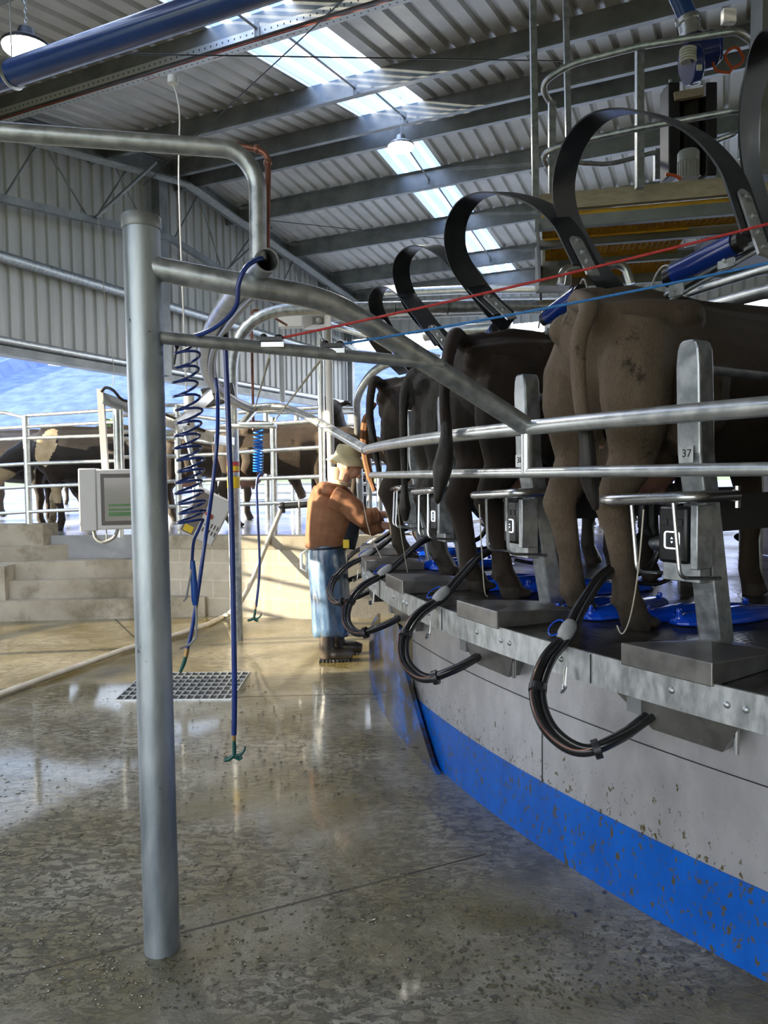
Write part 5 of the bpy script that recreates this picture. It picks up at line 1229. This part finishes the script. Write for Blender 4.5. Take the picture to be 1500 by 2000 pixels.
M('housing',b,GREYP,mo)
b=B(); tube(b,cr([ay(1330,350,5.6),ay(1318,343,5.6),ay(1300,340,5.6)],5),.012,8); M('orange_cable',b,ORNG,mo)
t=T('blue_pump','blue vacuum pump with coiled spring hose under the dark blue drop pipe','pump',ay(1375,110,5.4))
b=B(); cyl(b,ay(1348,108,5.3),ay(1392,96,5.3),.125,28); cyl(b,ay(1340,128,5.2),ay(1360,122,5.2),.13,28); box(b,ay(1395,95,5.35),(.08,.12,.20)); M('casing',b,BLUEC,t,bevel=.01)
b=B(); cyl(b,ay(1315,-30,5.2),ay(1344,36,5.2),.062,20); M('blue_drop_pipe',b,BLUEPIPE,t)
b=B(); cyl(b,ay(1343,34,5.2),ay(1350,72,5.2),.070,20); cyl(b,ay(1342,36,5.2),ay(1344,44,5.2),.08,20); cyl(b,ay(1349,66,5.2),ay(1350,74,5.2),.08,20); M('steel_neck',b,STAIN,t)
b=B(); p0,p1=ay(1344,94,5.1),ay(1344,122,5.1); tube(b,[p0.lerp(p1,k/80)+V((.048*math.cos(k*PI/8),.048*math.sin(k*PI/8),0)) for k in range(81)],.008,6); M('spring_coil',b,WHITEP,t)
b=B(); box(b,ay(1366,132,5.05),(.035,.01,.035)); M('label_plate',b,WHITEP,t)
b=B(); c=ay(1434,112,5.2); tube(b,cr([ay(1392,122,5.2),ay(1400,138,5.2),ay(1425,142,5.2)],5)+[c+V((.062*math.cos(a),.01*math.sin(3*a),.062*math.sin(a))) for a in [-PI/2+2*PI*k/20*1.7 for k in range(21)]],.009,8); M('orange_cable',b,ORNG,t)
t=T('white_sensor_box','small white box on the steelwork above the gantry handrail','electrical box',ay(1423,34,5.6)); b=B(); box(b,ay(1423,33,5.6),(.10,.05,.10)); M('case',b,WHITEP,t,bevel=.006)
t=T('steel_column','dull steel column at the upper right picture edge','column',ay(1480,330,4.4)); b=B(); bar(b,ay(1497,-80,4.4),ay(1488,350,4.4),.10,.14); M('column',b,GALVD,t,smooth=False)
for a,c,l in (((526,698,2.45),(497,800,6.8),'pale guide cord running from the red rope pulley to the far frame'),((626,703,2.5),(532,828,6.5),'pale guide cord running from the blue rope pulley to the far frame')):
    b=B(); cyl(b,ay(*a),ay(*c),.005,6); M('guide_cord',b,CORD,None,l,'cord')
# hanging grey cabinet under the gantry left end and pipework behind the straps
t=T('hanging_cabinet','pale grey cabinet hung under the left end of the gantry','cabinet',ay(1080,560,6.8)); b=B(); box(b,ay(1080,520,6.9),(.27,.3,.42)); M('case',b,GREYP,t,bevel=.01)
b=B(); tube(b,rnd([ay(1095,555,6.3),ay(1100,525,6.3),ay(1220,515,6.3),ay(1232,555,6.3)],.08,5),.035,12); M('bent_pipe',b,GALVB,t)
def hp_(lab,pts,r,m=GALVB):
    t=T('service_pipe',lab,'pipe',ay(*pts[0]),0); b=B(); P=[ay(*p) for p in pts]; tube(b,P,r,12); M('pipe',b,m,t); return t
hp_('galvanised service pipe running level behind the strap loops, upper',[(730,574,9),(900,566,8.4),(1100,562,7.6)],.05)
hp_('galvanised service pipe running level behind the strap loops, lower',[(700,600,9),(900,592,8.4),(1150,585,7.4)],.05)
hp_('long galvanised pipe low above the second cow back',[(640,620,9.5),(900,608,8.5),(1110,600,7.6)],.06,GALV)
hp_('bright galvanised pipe behind the second cow rump',[(830,655,7.6),(900,645,7.4),(1000,640,7.2)],.06)
# ============================================================ TREES beyond the yard
def tree(lab,px,Y,h,wd,seed):
    p=ah(px,960,PH); d=ray(px,930); d=V((d.x,d.y,0))/d.y; p=V((d.x*Y,Y,.6)); t=T('tree',lab,'tree',p,0,'trees beyond the yard')
    rn=random.Random(seed); b=B(); tube(b,[p,p+V((0,0,h*.5))],[.2,.1],8); M('trunk',b,BARK,t)
    b=B()
    for k in range(900):
        a=rn.uniform(0,6.28); u=rn.random()**.5; zz=rn.uniform(.12,1); rr=wd*math.sin(PI*min(1,zz*.85+.12))*u
        c=p+V((rr*math.cos(a),rr*math.sin(a),h*zz)); n=V((rn.uniform(-1,1),rn.uniform(-1,1),rn.uniform(-1,1))).normalized(); x,y,_=axes(n); s=rn.uniform(.10,.26)
        b.faces.new([b.verts.new(c+x*s*ca+y*s*sa*.6) for ca,sa in ((1,0),(.3,.8),(-1,0),(.3,-.8))])
    M('crown',b,LEAF,t,smooth=False)
tree('green tree beyond the yard between the screen arm and the thick post',222,38,4.0,2.2,1); tree('green tree beyond the yard just right of the thick post',352,47,4.2,2.2,2); tree('green tree further left beyond the yard',285,56,4.6,2.3,3)
# ============================================================ LIGHT
SUN=bpy.data.lights.new('sun','SUN'); SUN.energy=SUNW; SUN.angle=rad(.6); SUN.color=(1,.86,.62)
so=bpy.data.objects.new('sun',SUN); COL.objects.link(so); sd=V(SUNDIR).normalized(); so.rotation_euler=sd.to_track_quat('Z','Y').to_euler()
Wd=bpy.data.worlds.new('world'); S.world=Wd; Wd.use_nodes=True; nt=Wd.node_tree; bg=nt.nodes['Background']
tc=nt.nodes.new('ShaderNodeTexCoord'); sp=nt.nodes.new('ShaderNodeSeparateXYZ'); nt.links.new(tc.outputs['Generated'],sp.inputs[0])
gr_=ramp(nt,sp.outputs[2],[(.0,(.90,.92,.95)),(.16,(.97,.98,1.0)),(.30,(.55,.70,.95)),(1.0,(.20,.42,.88))])
cl_=ramp(nt,noi(nt,coords(nt,(1,1,3),'Generated'),2.2,6,.6),[(.45,0.0),(.62,.85)])
nt.links.new(mixc(nt,cl_,gr_,(1,1,1)),bg.inputs[0]); bg.inputs[1].default_value=WORLDW
vs=S.view_settings; S.display_settings.display_device='sRGB'; vs.view_transform='Standard'; vs.look='None'; vs.gamma=1; vs.exposure=EXPO
try: vs.use_curve_mapping=False
except Exception: pass
cy=S.cycles; cy.use_denoising=True; cy.max_bounces=8; cy.diffuse_bounces=4; cy.glossy_bounces=4; cy.transparent_max_bounces=12; cy.transmission_bounces=4; cy.sample_clamp_indirect=6; cy.caustics_reflective=False; cy.caustics_refractive=False
